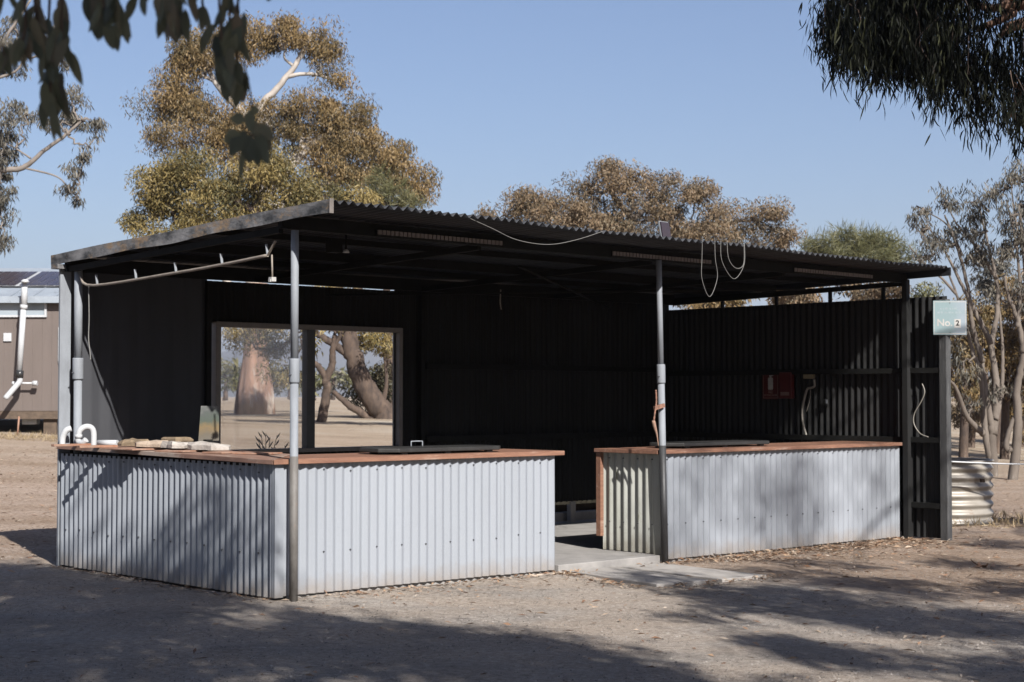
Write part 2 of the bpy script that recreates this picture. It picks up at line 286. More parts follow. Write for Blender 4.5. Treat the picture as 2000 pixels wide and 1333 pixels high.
class MB:
    def __init__(s): s.v = []; s.f = []; s.sm = []
    def add(s, vs, fs, smooth=False):
        b = len(s.v); s.v += [Vector(v) for v in vs]; s.f += [tuple(i + b for i in f) for f in fs]; s.sm += [smooth] * len(fs); return s
    def box(s, a, b):
        x0, y0, z0 = a; x1, y1, z1 = b
        return s.add([(x0, y0, z0), (x1, y0, z0), (x1, y1, z0), (x0, y1, z0), (x0, y0, z1), (x1, y0, z1), (x1, y1, z1), (x0, y1, z1)],
                     [(0, 3, 2, 1), (4, 5, 6, 7), (0, 1, 5, 4), (1, 2, 6, 5), (2, 3, 7, 6), (3, 0, 4, 7)])
    def bar(s, p, q, w=.05, h=.05, up=(0, 0, 1)):
        p, q = Vector(p), Vector(q); d = (q - p).normalized(); u = Vector(up); sd = d.cross(u)
        if sd.length < 1e-4: sd = d.cross(Vector((1, 0, 0)))
        sd.normalize(); u = sd.cross(d); sd *= w / 2; u = u * (h / 2)
        vs = [p - sd - u, p + sd - u, p + sd + u, p - sd + u, q - sd - u, q + sd - u, q + sd + u, q - sd + u]
        return s.add(vs, [(0, 1, 2, 3), (7, 6, 5, 4), (0, 4, 5, 1), (1, 5, 6, 2), (2, 6, 7, 3), (3, 7, 4, 0)])
    def tube(s, pts, r, n=10, cap=True):
        pts = [Vector(p) for p in pts]; rs = r if isinstance(r, (list, tuple)) else [r] * len(pts)
        vs = []; fs = []; prev = None
        for i, p in enumerate(pts):
            d = (pts[min(i + 1, len(pts) - 1)] - pts[max(i - 1, 0)])
            if d.length < 1e-9: d = Vector((0, 0, 1))
            d.normalize()
            if prev is None:
                a = d.cross(Vector((0, 0, 1)))
                if a.length < .1: a = d.cross(Vector((1, 0, 0)))
            else: a = prev - d * prev.dot(d)
            a.normalize(); prev = a; c = d.cross(a)
            for k in range(n):
                t = 2 * math.pi * k / n; vs.append(p + (a * math.cos(t) + c * math.sin(t)) * rs[i])
        for i in range(len(pts) - 1):
            for k in range(n):
                fs.append((i * n + k, i * n + (k + 1) % n, (i + 1) * n + (k + 1) % n, (i + 1) * n + k))
        s.add(vs, fs, True)
        if cap:
            b = len(s.v) - len(vs)
            s.f.append(tuple(b + k for k in reversed(range(n)))); s.sm.append(False)
            s.f.append(tuple(b + (len(pts) - 1) * n + k for k in range(n))); s.sm.append(False)
        return s
    def prism(s, poly, z0, z1):
        n = len(poly); vs = [(x, y, z0) for x, y in poly] + [(x, y, z1) for x, y in poly]
        return s.add(vs, [tuple(reversed(range(n))), tuple(range(n, 2 * n))] + [(i, (i + 1) % n, n + (i + 1) % n, n + i) for i in range(n)])
    def grid(s, rows, smooth=True):
        m = len(rows[0]); vs = [v for r in rows for v in r]
        return s.add(vs, [(i * m + j, i * m + j + 1, (i + 1) * m + j + 1, (i + 1) * m + j) for i in range(len(rows) - 1) for j in range(m - 1)], smooth)
    def build(s, name, m, parent=None, org=None, shed=True, bevel=0.0, solid=0.0):
        """coordinates are in the shed's own frame (shed=True) or world; org is the thing's base point"""
        if parent is not None: og = Vector(parent['_org'])
        else: og = Vector(org if org is not None else (0, 0, 0))
        me = bpy.data.meshes.new(name); me.from_pydata([v - og for v in s.v], [], s.f)
        me.polygons.foreach_set("use_smooth", s.sm); me.materials.append(m); me.update()
        o = bpy.data.objects.new(name, me); COL.objects.link(o)
        if parent is not None: o.parent = parent
        else: place(o, og, shed)
        o['_org'] = tuple(og)
        if solid:
            q = o.modifiers.new("thickness", 'SOLIDIFY'); q.thickness = solid; q.offset = 0
        if bevel:
            q = o.modifiers.new("bevel", 'BEVEL'); q.width = bevel; q.segments = 2; q.limit_method = 'ANGLE'
        return o
def place(o, og, shed):
    if shed: o.location = L2W(*og); o.rotation_euler = (0, 0, ANG)
    else: o.location = og
def tag(o, label, cat, group=None, kind=None):
    o['label'] = label
    if cat: o['category'] = cat
    if group: o['group'] = group
    if kind: o['kind'] = kind
    return o
def thing(name, label, cat, org=(0, 0, 0), shed=True, group=None):
    o = bpy.data.objects.new(name, None); COL.objects.link(o); og = Vector(org); o['_org'] = tuple(og)
    o.empty_display_size = .2; place(o, og, shed); return tag(o, label, cat, group)
def prof(u, pitch):
    a = 2 * math.pi * u / pitch; return .93 * (math.sin(a) - math.sin(3 * a) / 10)
def sheet(mb, a, udir, U, vdir, V, ndir, pitch=.083, amp=.011, seg=10, vseg=1, vtop=None):
    """corrugated sheet: ribs run along vdir; vtop(u) gives a length per rib"""
    a, udir, vdir, ndir = Vector(a), Vector(udir), Vector(vdir), Vector(ndir)
    n = max(2, int(round(U / pitch * seg))); rows = []
    for j in range(vseg + 1):
        row = []
        for i in range(n + 1):
            u = U * i / n; h = (vtop(u) if vtop else V) * j / vseg
            row.append(a + udir * u + vdir * h + ndir * (amp * prof(u, pitch)))
        rows.append(row)
    return mb.grid(rows)
def curve(pts, n=8):
    pts = [Vector(p) for p in pts]; out = []
    for i in range(len(pts) - 1):
        p0 = pts[max(i - 1, 0)]; p1 = pts[i]; p2 = pts[i + 1]; p3 = pts[min(i + 2, len(pts) - 1)]
        for k in range(n):
            t = k / n
            out.append(.5 * ((2 * p1) + (p2 - p0) * t + (2 * p0 - 5 * p1 + 4 * p2 - p3) * t * t + (3 * p1 - p0 - 3 * p2 + p3) * t ** 3))
    out.append(pts[-1]); return out

# ------------------------------------------------------------------ ground and far land
def build_ground():
    def axis(lo, hi, fine_lo, fine_hi, step):
        a = list(np.arange(fine_lo, fine_hi + 1e-6, step)); d = step; x = fine_hi
        while x < hi: d *= 1.22; x += d; a.append(x)
        d = step; x = fine_lo
        while x > lo: d *= 1.22; x -= d; a.insert(0, x)
        return np.array(a)
    xs = axis(-3500, 3500, -12, 12, .16); ys = axis(-60, 3300, 5, 32, .16)
    X, Y = np.meshgrid(xs, ys); lx = (X - O.x); ly = (Y - O.y)
    v = -math.sin(ANG) * lx + math.cos(ANG) * ly
    t = np.clip((v - 5) / 22, 0, 1); Z = .95 * t * t * (3 - 2 * t)
    near = np.exp(-((X / 14) ** 2 + ((Y - 16) / 16) ** 2))
    Z += (.010 * np.sin(X * 2.3 + np.sin(Y * 1.1) * 2) * np.sin(Y * 1.9 + X * .7) + .006 * np.sin(X * 6.1 + 1) * np.sin(Y * 5.3)) * near
    Z += rng.normal(0, .0018, X.shape) * near
    V = np.stack([X, Y, Z], -1).reshape(-1, 3); nx = len(xs)
    i = (np.arange(len(ys) - 1)[:, None] * nx + np.arange(nx - 1)[None]).ravel()
    g = mesh_np("ground", V, np.stack([i, i + 1, i + nx + 1, i + nx], 1), M['ground'], smooth=True)
    tag(g, "pale gravel yard running into dry straw coloured earth", None, kind='structure')
build_ground()
def build_hills():
    rows = []; n = 120
    for j in range(14):
        row = []
        for i in range(n + 1):
            a = -50 + 100 * i / n; d = 2600 + j * 60
            px = 1000 + math.tan(R(a)) * F
            top = 104 + 16 * math.sin(a * .23 + 1.2) + 12 * math.sin(a * .71) + 6 * math.sin(a * 1.9)
            h = top * math.sin(math.pi * min(1, j / 10) / 2) * (1 + .05 * math.sin(a * 7 + j))
            row.append((math.sin(R(a)) * d, math.cos(R(a)) * d, h - 1))
        rows.append(row)
    m = mat("hill_scrub", (.11, .10, .08), (.06, .065, .05), .006, .9)
    o = MB().grid(rows).build("hills", m, shed=False); tag(o, "low bluish hills far beyond the paddock", None, kind='structure')
build_hills()

# ------------------------------------------------------------------ the shed
Y1 = 3.40; X1 = 7.95
def eave(x): return -.645 + (.645 - .525) * (x + .1) / (X1 + .1)
def rz(x, y):
    f = (y - eave(x)) / (3.5 - eave(x)); zf = 2.885 - .045 * (x + .1) / (X1 + .1); return zf + (2.745 - zf) * f
shed = thing("open_shed", "long open fronted dark iron shed with corrugated flat roof on pipe posts", "shed", (3.9, 1.7, 0))
# floor slab of the shed
slab = MB().prism([(.02, .06), (2.76, .06), (2.76, -.02), (4.05, -.02), (4.05, .06), (X1 - .03, .06), (X1 - .03, Y1 + .09), (.02, Y1 + .09)], -.1, .07).build("floor", M['concrete'], org=(3.9, 1.7, 0), bevel=.006)
tag(slab, "pale concrete floor slab under the shed", None, kind='structure')
# roof
def roof_rows():
    n = int(8.05 / .083 * 10); rows = []
    for j in range(9):
        rows.append([])
        for i in range(n + 1):
            x = -.1 + 8.05 * i / n; y = eave(x) + (3.5 - eave(x)) * j / 8
            wob = .006 * math.sin(x * 1.7) + .004 * math.sin(x * 4.1 + 1) + .0015 * math.sin(x * 23)
            rows[-1].append((x, y + (.006 * math.sin(x * 7.5) if j == 0 else 0), rz(x, y) + wob + .016 * prof(x, .083)))
    return rows
MB().grid(roof_rows()).build("roof", M['roof'], shed, solid=.002)
fb = MB(); rows = []
for j in range(41):
    y = -.66 + 4.17 * j / 40; z = rz(-.1, y) + .018 + .004 * math.sin(y * 3) ; b = z - .095 - .006 * math.sin(y * 5.3)
    rows.append([(-.125, y, b), (-.128, y, z), (-.098, y, z), (-.101, y, b + .004), (-.125, y, b)])
fb.grid(rows, False); fb.add([r for r in rows[0][:4]], [(0, 1, 2, 3)]); fb.add([r for r in rows[-1][:4]], [(3, 2, 1, 0)])
fb.build("fascia_board", M['fascia'], shed)
MB().box((-.13, -.672, rz(-.1, -.66) - .085), (-.095, -.662, rz(-.1, -.66) + .02)).build("fascia_end", M['frame'], shed)
MB().bar((X1 + .012, -.54, rz(X1, -.54) - .035), (X1 + .012, 3.5, rz(X1, 3.5) - .03), .02, .085).build("fascia_board", M['roof'], shed)
MB().box((-.17, 3.30, 2.63), (.03, 3.42, 2.67)).build("gutter_bracket", M['fascia'], shed)
# framing
for y0, w_, h_ in ((0.0, .05, .10), (.9, .04, .05), (1.75, .05, .08), (2.6, .04, .05), (3.30, .05, .125)):
    MB().bar((-.09, y0, rz(0, y0) - .02 - h_ / 2), (X1 - .02, y0, rz(X1, y0) - .02 - h_ / 2), w_, h_).build("roof_beam", M['beam'], shed)
for x0 in (-.06, 1.9, 3.98, 5.9, X1 - .05):
    MB().bar((x0, .03, rz(x0, .03) - .125), (x0, 3.26, rz(x0, 3.26) - .125), .04, .05).build("rafter", M['beam'], shed)
# slack bracing under the rafters
MB().tube([(2.6, .3, 2.62), (6.6, 3.1, 2.52)], .012, 6).build("brace_rod", M['beam'], shed)
MB().tube([(6.6, .3, 2.6), (2.6, 3.1, 2.5)], .012, 6).build("brace_rod", M['beam'], shed)
# back wall
zt = 2.615
s = MB(); sheet(s, (-.02, Y1, .10), (1, 0, 0), 1.45, (0, 0, 1), zt - .10 + .05, (0, -1, 0), pitch=.19, amp=.009, seg=14); s.build("wall_panel", M['wall_grey'], shed)
s = MB(); sheet(s, (1.43, Y1, 2.20), (1, 0, 0), 2.60, (0, 0, 1), zt - .012 - 2.20, (0, -1, 0)); s.build("wall_panel", M['black'], shed)
s = MB(); sheet(s, (1.43, Y1, .30), (1, 0, 0), 2.60, (0, 0, 1), .66, (0, -1, 0)); s.build("wall_panel", M['black'], shed)
s = MB(); sheet(s, (3.70, Y1 + .004, .30), (1, 0, 0), .40, (0, 0, 1), zt - .30, (0, -1, 0)); s.build("wall_panel", M['black'], shed)
s = MB(); sheet(s, (4.03, Y1, .30), (1, 0, 0), X1 - 4.03, (0, 0, 1), zt + .03 - .30, (0, -1, 0)); s.build("wall_panel", M['black'], shed)
s = MB(); sheet(s, (3.75, Y1 - .006, .27), (1, 0, 0), X1 - 3.75, (0, 0, 1), .035, (0, -1, 0)); s.build("wall_lit_edge", M['edge'], shed)  # strip coloured like the light showing under the back wall
MB().box((1.6, Y1 + .25, -.1), (X1, Y1 + .30, .36)).build("dark_gap_board", M['stump'], shed)  # added board that keeps the gap under the back wall dark
MB().box((4.03, Y1 + .02, .2), (4.10, Y1 + .08, 2.6)).build("wall_stud", M['beam'], shed)
MB().box((1.40, Y1 - .05, .07), (1.45, Y1 - .01, 2.6)).build("wall_stud", M['beam'], shed)
MB().box((4.01, Y1 - .07, .07), (4.06, Y1 - .014, 2.62)).build("wall_stud", M['beam'], shed)
MB().box((6.25, Y1 - .03, .07), (6.33, Y1 + .03, .30)).build("wall_foot", M['concrete'], shed)
MB().box((.25, Y1 + .10, -.1), (X1, Y1 + .22, .17)).build("wall_plinth", M['concrete'], shed, bevel=.012)
for z in (1.05, 1.82):
    MB().box((4.1, Y1 - .055, z - .03), (X1 - .02, Y1 - .015, z + .03)).build("wall_rail", M['beam'], shed)
MB().box((-.11, 3.36, -.02), (-.005, 3.385, 2.63)).build("corner_flashing", M['post'], shed)
# window with a glazed left sash and an open right half
win = MB().box((1.49, 3.33, 2.165), (3.76, 3.45, 2.215)).box((1.49, 3.33, .95), (3.76, 3.45, .99)) \
    .box((1.49, 3.33, .99), (1.545, 3.45, 2.165)).box((3.715, 3.33, .99), (3.76, 3.45, 2.165)).build("window", M['frame'], shed, bevel=.004)
win['_org'] = shed['_org']
MB().box((2.555, 3.345, .99), (2.65, 3.435, 2.165)).build("window_mullion", M['mullion'], win)
MB().box((1.545, 3.395, .99), (2.54, 3.399, 2.165)).build("window_pane", M['glass'], win)
# right hand wall
s = MB(); sheet(s, (X1, Y1 - .01, .02), (0, -1, 0), Y1 + .485, (0, 0, 1), 2.53, (-1, 0, 0)); s.build("wall_panel", M['black_r'], shed)
for z in (1.775, 1.045, .36):
    MB().box((X1 - .07, -.44, z - .028), (X1 - .014, Y1 - .06, z + .028)).build("wall_rail", M['beam'], shed)
MB().bar((X1 - .03, -.02, 2.70), (X1 - .03, Y1 - .03, 2.665), .04, .04).build("wall_rail", M['beam'], shed)
for y in (.25, .95, 1.7, 2.5):
    MB().box((X1 - .045, y, 2.54), (X1 - .015, y + .035, 2.68)).build("wall_stud", M['beam'], shed)
# posts
def pipe_post(x, y, xt, r1, r2, rc, zc0, zc1, ztop, mlow, mup, label=None, zb=-.05):
    def X(z): return x + (xt - x) * z / ztop
    p = MB().tube([(X(z), y, z) for z in (zb, zc0)], r2, 20).tube([(X(z), y, z) for z in (zc0, zc0 + .01, zc1 - .01, zc1)], [rc, rc + .002, rc + .002, rc], 20) \
        .tube([(X(z), y, z) for z in (zc1, ztop)], r1, 20)
    lo = MB().tube([(X(z), y, z) for z in (zb, 1.06)], r2 + .001, 20)
    o = p.build("post", mup, shed); o['_org'] = shed['_org']
    lo.build("post_lower_length", mlow, o)
    MB().tube([(X(zc0 + .06) - rc, y - .01, zc0 + .06), (X(zc0 + .06) - rc - .02, y - .015, zc0 + .06)], .006, 8).build("bolt", M['screw'], o)
    return o
pipe_post(0.0, -.065, 0.0, .029, .031, .037, 1.60, 1.78, 2.73, M['post_rust'], M['post'])
pipe_post(4.055, -.06, 3.985, .026, .031, .037, 1.62, 1.79, 2.73, M['post_dark'], M['post'])
pipe_post(-.01, 3.20, -.02, .036, .036, .046, 1.65, 1.84, 2.62, M['post'], M['post'], zb=.07)
MB().box((X1 - .125, -.09, .0), (X1 - .065, -.03, 2.74)).build("post", M['black_r'], shed)
MB().box((X1 - .075, -.535, -.05), (X1 + .010, -.445, 2.515)).build("post", M['greypost'], shed, bevel=.006)

# ------------------------------------------------------------------ counters
c1 = thing("bar_counter", "pale blue corrugated L shaped counter with orange timber top, left of the walkway", "counter", (0, 0, 0))
FY = .03; SX = -.10; CT = 1.0
def lapped(par, nm, a, ud, U, V, nd):
    a = Vector(a); ud = Vector(ud); nd = Vector(nd); u = 0; k = 0
    while u < U - .01:
        w_ = min(.747, U - u); s = MB(); dz = random.uniform(-.004, .004)
        sheet(s, a + ud * u + nd * (.0016 * (k % 2)) + Vector((0, 0, dz)), ud, min(w_ + .02, U - u), (0, 0, 1), V - dz, nd, amp=.0112 + random.uniform(-.0006, .0006), vseg=3)
        for v in s.v: v += nd * (.0012 * math.sin(v.z * 5 + v.x * 3.1 + v.y * 2.3 + k))
        s.build(nm, M['panel'], par); u += w_; k += 1
lapped(c1, "front_panel", (SX, FY, .03), (1, 0, 0), 2.86, CT - .03, (0, -1, 0))
lapped(c1, "side_panel", (SX, FY + .025, .02), (0, 1, 0), 3.325, CT - .02, (-1, 0, 0))
MB().box((SX - .012, FY - .012, .02), (SX + .003, FY + .024, CT)).box((SX - .012, FY - .016, .02), (SX + .065, FY - .006, CT)).build("corner_strip", M['panel'], c1)
s = MB(); sheet(s, (2.76, FY, .07), (0, 1, 0), .66, (0, 0, 1), CT - .07, (1, 0, 0), amp=.0102); s.build("end_panel", M['panel'], c1)
MB().box((.45, .66, .07), (2.74, .69, CT)).box((.45, .69, .07), (.48, 3.3, CT)).build("back_board", M['beam'], c1)
tp = MB().prism([(-.15, -.025), (2.83, -.025), (2.83, .74), (.55, .74), (.53, .72)], CT, CT + .038).build("countertop", M['wood'], c1, bevel=.003)
tm = MB().prism([(-.155, -.02), (.524, .726), (.55, .75), (.55, 3.32), (-.155, 3.32)], CT, CT + .035)
for v in tm.v: v.z += .012 * max(0, v.y)
tm.build("countertop", M['woodtop'], c1, bevel=.003)
MB().box((SX + .0, .3, CT - .02), (SX + .03, 3.3, CT + .004)).build("rail", M['beam'], c1)
def screws(parent, pts, ax):
    o = MB().tube([(0, 0, 0), tuple(v * .009 for v in ax)], .006, 8); me = None
    for p in pts:
        if me is None:
            q = MB().tube([p, tuple(p[i] + ax[i] * .009 for i in range(3))], .006, 8).build("screw", M['screw'], parent); me = q.data; p0 = p
        else:
            q = bpy.data.objects.new("screw", me); COL.objects.link(q); q.parent = parent; q.location = Vector(p) - Vector(p0)
sc = []; sd2 = []
for i, k in enumerate(list(range(2, 34, 3))):
    x = SX + .083 * (k + .25) + random.uniform(-.004, .004)
    for z in (CT - .055, .34): sc.append((x, FY - .0105, z + random.uniform(-.012, .012)))
for k in range(1, 38, 3):
    y = FY + .09 + .083 * (k + .25)
    for z in (CT - .055, .34): sd2.append((SX - .0105, y, z + random.uniform(-.012, .012)))
screws(c1, sc, (0, -1, 0)); screws(c1, sd2, (-1, 0, 0))
C2X = 4.07
c2 = thing("bar_counter", "pale blue corrugated straight counter with orange top, right of the walkway", "counter", (C2X, 0, 0))
lapped(c2, "front_panel", (C2X, FY, .02), (1, 0, 0), 7.84 - C2X, CT - .04, (0, -1, 0))
s = MB(); sheet(s, (C2X, FY + .03, .075), (0, 1, 0), .66, (0, 0, 1), CT - .095, (-1, 0, 0), pitch=.092, amp=.013); o = s.build("end_panel", M['panel_green'], c2)
o['label'] = "greenish weathered corrugated end"
MB().prism([(C2X - .07, -.02), (7.87, -.02), (7.87, .78), (C2X - .07, .78)], CT - .02, CT + .015).build("countertop", M['wood'], c2, bevel=.003)
MB().box((C2X - .014, -.005, .02), (C2X + .002, .075, CT - .02)).build("corner_strip", M['panel_green'], c2)
MB().box((C2X - .05, .715, .20), (C2X + .0, .77, CT - .025)).build("end_board", M['wood'], c2)
MB().box((C2X + .1, .72, .07), (7.8, .75, CT - .02)).build("back_board", M['beam'], c2)
screws(c2, [(C2X + .083 * (k + .25), FY - .011, z) for k in range(1, 45, 3) for z in (CT - .07, .34)], (0, -1, 0))
screws(c2, [(C2X - .013, y, z) for y in (.09, .27, .45, .63) for z in (CT - .07, .34)], (-1, 0, 0))

# pavers in the walkway
def paver(x, y, w_, l_, a, zt_, label):
    ca, sa = math.cos(a), math.sin(a)
    poly = [(x + ca * u - sa * v, y + sa * u + ca * v) for u, v in ((0, 0), (0, -l_), (w_, -l_), (w_, 0))][::-1]
    poly = [poly[i] for i in (3, 2, 1, 0)]
    tag(MB().prism(poly, -.05, zt_).build("paving_slab", M['paver'], org=(x, y, 0), bevel=.006), label, "paving slab", "paving slabs at the walkway")
paver(2.80, -.06, .54, 1.24, R(-9), .026, "paving slab before the walkway, nearest the left counter")
paver(3.38, -.10, .52, 1.28, R(-4), .022, "paving slab before the walkway, nearest the right counter's post")

# hotplate lids
def lid(x0, x1, y0, y1, z, label):
    t = thing("hotplate_lid", label, "lid", ((x0 + x1) / 2, (y0 + y1) / 2, z), group="hotplate lids on the counters")
    c = .12
    MB().prism([(x0 + c, y0), (x1 - c, y0), (x1, y0 + c), (x1, y1 - c), (x1 - c, y1), (x0 + c, y1), (x0, y1 - c), (x0, y0 + c)], z + .018, z + .05).build("plate", M['lid'], t, bevel=.006)
    for x in (x0 + .2, (x0 + x1) / 2, x1 - .2):
        MB().box((x - .03, y0 + .03, z), (x + .03, y0 + .07, z + .018)).build("foot", M['lid'], t); MB().box((x - .03, y1 - .07, z), (x + .03, y1 - .03, z + .018)).build("foot", M['lid'], t)
    if x0 > 3: return
    xm = x0 + (x1 - x0) * .42
    MB().tube(curve([(xm, y1 - .1, z + .05), (xm, y1 - .1, z + .085), (xm + .01, y1 - .1, z + .092), (xm + .11, y1 - .1, z + .092), (xm + .12, y1 - .1, z + .085), (xm + .12, y1 - .1, z + .05)], 3), .005, 8).build("handle", M['post'], t)
lid(1.02, 2.33, .12, .60, CT + .038, "flat dark hotplate lid with wire handle on the left counter")
lid(4.45, 5.95, .16, .60, CT + .015, "flat dark hotplate lid without a handle on the right counter")

# ------------------------------------------------------------------ things on the left counter
TZ = CT + .035 + .012 * 2.9
t = thing("drain_pipe", "white plastic drain trap and bends standing on the far left counter corner", "pipe", (.02, 2.95, TZ))
MB().tube(curve([(-.055, 2.97, TZ + .055), (-.07, 3.0, TZ + .032), (-.085, 3.05, TZ + .04), (-.085, 3.05, TZ + .09), (-.075, 3.045, TZ + .135), (-.035, 3.03, TZ + .165), (.01, 3.01, TZ + .16), (.032, 3.0, TZ + .115), (.034, 3.0, TZ)], 6), .026, 14).build("trap", M['white'], t)
MB().tube([(-.085, 3.05, TZ + .070), (-.085, 3.05, TZ + .10)], .033, 14).build("coupling", M['white'], t)
tag(MB().tube(curve([(-.125, 3.27, TZ), (-.12, 3.27, TZ + .07), (-.10, 3.25, TZ + .13), (-.06, 3.23, TZ + .15)], 6), .027, 14).build("drain_pipe", M['white'], org=(-.14, 3.13, TZ)), "short curved white plastic pipe behind the corner post on the counter", "pipe")
tag(MB().tube([(.04, 2.93, TZ + .028), (.13, 2.76, TZ + .028)], .026, 14).build("drain_pipe", M['white'], org=(.15, 2.78, TZ)), "short white plastic pipe lying between the trap and the stones", "pipe")
def tz(y): return CT + .036 + .012 * y
def rock(cx, cy, z, lx, ly, h, m, label, seed, cat="stone", rot=0.0, name="flat_stone"):
    z = z - TZ + tz(cy) + .014; h *= 1.0; lx *= 1.1; ly *= 1.15; r_ = random.Random(seed); n = 14; tops = []; base = []; mid = []
    ca, sa = math.cos(rot), math.sin(rot)
    rad = [1 + r_.uniform(-.30, .14) for _ in range(n)]
    for k in range(n):
        t_ = 2 * math.pi * k / n; cx_ = abs(math.cos(t_)) ** .8 * math.copysign(1, math.cos(t_)); cy_ = abs(math.sin(t_)) ** .8 * math.copysign(1, math.sin(t_))
        u, v = cx_ * lx / 2 * rad[k], cy_ * ly / 2 * rad[k]
        X, Y = cx + ca * u - sa * v, cy + sa * u + ca * v
        base.append((X, Y, z)); mid.append((X, Y, z + h * (.5 + r_.uniform(-.2, .2)))); q_ = r_.uniform(.62, .9); tops.append((cx + (X - cx) * q_, cy + (Y - cy) * q_, z + h * (.95 + r_.uniform(-.15, .12) + .12 * math.sin(t_ + seed))))
    b = MB(); b.grid([base + base[:1], mid + mid[:1], tops + tops[:1]], False)
    b.add(tops + [(cx, cy, z + h * 1.0)], [(k, (k + 1) % n, n) for k in range(n)]); b.add(base, [tuple(reversed(range(n)))])
    return tag(b.build(name, m, org=(cx, cy, z)), label, cat, "stones and tiles on the left counter")
rock(.14, 2.50, TZ, .20, .34, .055, M['stone_brown'], "brown flat stone, first stone from the white pipes", 1)
rock(.22, 2.18, TZ, .26, .40, .055, M['stone'], "long buff sandstone piece in the middle of the stone row", 2)
rock(.02, 2.02, TZ + .012, .22, .34, .045, M['stone'], "thin buff stone poking past the counter edge", 3)
rock(.24, 1.92, TZ + .055, .20, .34, .035, M['stone_brown'], "thin mossy slab lying on top of the other stones", 4)
rock(.06, 1.66, TZ + .012, .18, .26, .05, M['stone_pale'], "small whitish broken stone among the buff ones", 5)
rock(.20, 1.45, TZ + .005, .24, .46, .058, M['stone_pale'], "largest pale stone slab, nearest the painted board", 6)
def tile(cx, cy, lx, ly, rot, label, m=None, z=TZ, h=.012):
    z = z - TZ + tz(cy) + .001; ca, sa = math.cos(rot), math.sin(rot)
    poly = [(cx + ca * u - sa * v, cy + sa * u + ca * v) for u, v in ((-lx / 2, -ly / 2), (lx / 2, -ly / 2), (lx / 2, ly / 2), (-lx / 2, ly / 2))]
    tag(MB().prism(poly, z, z + h).build("broken_tile", m or M['brick'], org=(cx, cy, z), bevel=.002), label, "tile", "stones and tiles on the left counter")
tile(-.20, 2.96, .36, .05, .05, "narrow orange batten jutting over the counter edge by the pipes", h=.02)
tile(-.16, 2.58, .34, .07, -.1, "orange batten jutting over the counter edge under the brown stone", h=.02)
tile(-.10, 2.10, .30, .46, .06, "broad tile jutting over the counter edge under the buff stones", M['brick'])
tile(.03, 1.55, .30, .30, .3, "terracotta tile under the pale stones")
tile(.14, 1.12, .22, .22, .2, "thin terracotta tile in front of the painted board")
tile(.30, .86, .20, .34, .5, "pinkish red tile lying past the painted board")
# painted board on a dark foot
t = thing("painted_board", "small weathered painted board standing on a dark foot on the counter", "painting", (.30, .98, TZ))
bx, by = .42, 1.76; TZ = tz(by)
t.location = L2W(bx, by, TZ); t['_org'] = (bx, by, TZ)
MB().box((bx - .035, by - .02, TZ), (bx + .045, by + .05, TZ + .085)).build("foot", M['beam'], t)
ud = Vector((.80, -.60, 0)); nd = Vector((-.60, -.80, 0))
def pb(u, n_, z): return (bx + ud.x * u + nd.x * n_, by + ud.y * u + nd.y * n_, TZ + z)
MB().add([pb(-.085, 0, .075), pb(.085, 0, .075), pb(.082, -.03, .365), pb(-.068, -.03, .365), pb(-.085, -.015, .075), pb(.085, -.015, .075), pb(.082, -.045, .365), pb(-.068, -.045, .365)],
         [(0, 1, 2, 3), (7, 6, 5, 4), (0, 4, 5, 1), (1, 5, 6, 2), (2, 6, 7, 3), (3, 7, 4, 0)]).build("board", M['art'], t)

# ------------------------------------------------------------------ fittings under the roof
def strip(px0, py0, px1, label):  # pale ribbed boxes in a row along the front beam
    a = PL(px0, py0, 'y', -.05); b = PL(px1, py0 + (px1 - px0) * .1, 'y', -.05)
    z0 = rz(a.x, 0) - .10
    t = thing("ribbed_strip", label, "strip light", ((a.x + b.x) / 2, -.05, z0 + .02), group="ribbed strips under the eave")
    n = int((b.x - a.x) / .042); u = MB()
    for i in range(n):
        x = a.x + (b.x - a.x) * (i + .08) / n; x2 = a.x + (b.x - a.x) * (i + .86) / n
        z = rz(x, 0) - .105
        u.box((x, -.052, z), (x2, -.040, z + .034))
    u.build("rib_row", M['strip'], t)
    MB().bar((a.x, -.034, rz(a.x, 0) - .09), (b.x, -.034, rz(b.x, 0) - .09), .012, .05).build("backing", M['beam'], t)
strip(738, 449, 982, "ribbed pale strip under the eave nearest the shed's left corner")
strip(1197, 494, 1390, "ribbed pale strip under the eave above the second pipe post")
strip(1552, 524, 1705, "ribbed pale strip under the eave nearest the right wall")
# hung pipe on the left side
t = thing("hanging_pipe", "thin weathered pipe slung on straps beneath the left end of the roof", "pipe", (-.05, 1.5, 2.5))
pp = [PL(158, 541, 'x', -.05), PL(183, 558, 'x', -.05), PL(345, 533, 'x', -.05), PL(435, 517, 'x', -.05), PL(523, 499, 'x', -.05)]
MB().tube(curve(pp, 5), .012, 10).build("pipe", M['pipeold'], t)
for px, py in ((190, 556), (266, 546), (344, 533), (434, 517), (523, 499)):
    a = PL(px, py, 'x', -.05); MB().bar(a, (a.x, a.y + .02, a.z + .085), .006, .02, up=(1, 0, 0)).build("strap", M['post'], t)
a = PL(523, 499, 'x', -.05); b = PL(545, 478, 'x', -.05)
MB().bar(a, (a.x, a.y - .10, a.z + .10), .008, .018, up=(1, 0, 0)).build("strap", M['pipeold'], t)
a = PL(531, 498, 'x', -.05); b = PL(532, 545, 'x', -.05)
MB().tube([a, b], .007, 8).build("drop_rod", M['pipeold'], t)
MB().box((b.x - .02, b.y - .02, b.z - .02), (b.x + .02, b.y + .02, b.z + .012)).box((b.x - .028, b.y - .012, b.z - .024), (b.x - .02, b.y + .012, b.z - .004)).build("end_fitting", M['signwhite'], t)
def cord(pts, r, m, name, label, cat="cord", n=8, seg=8):
    c = curve(pts, n); return tag(MB().tube(c, r, seg).build(name, m, org=tuple(pts[0])), label, cat)
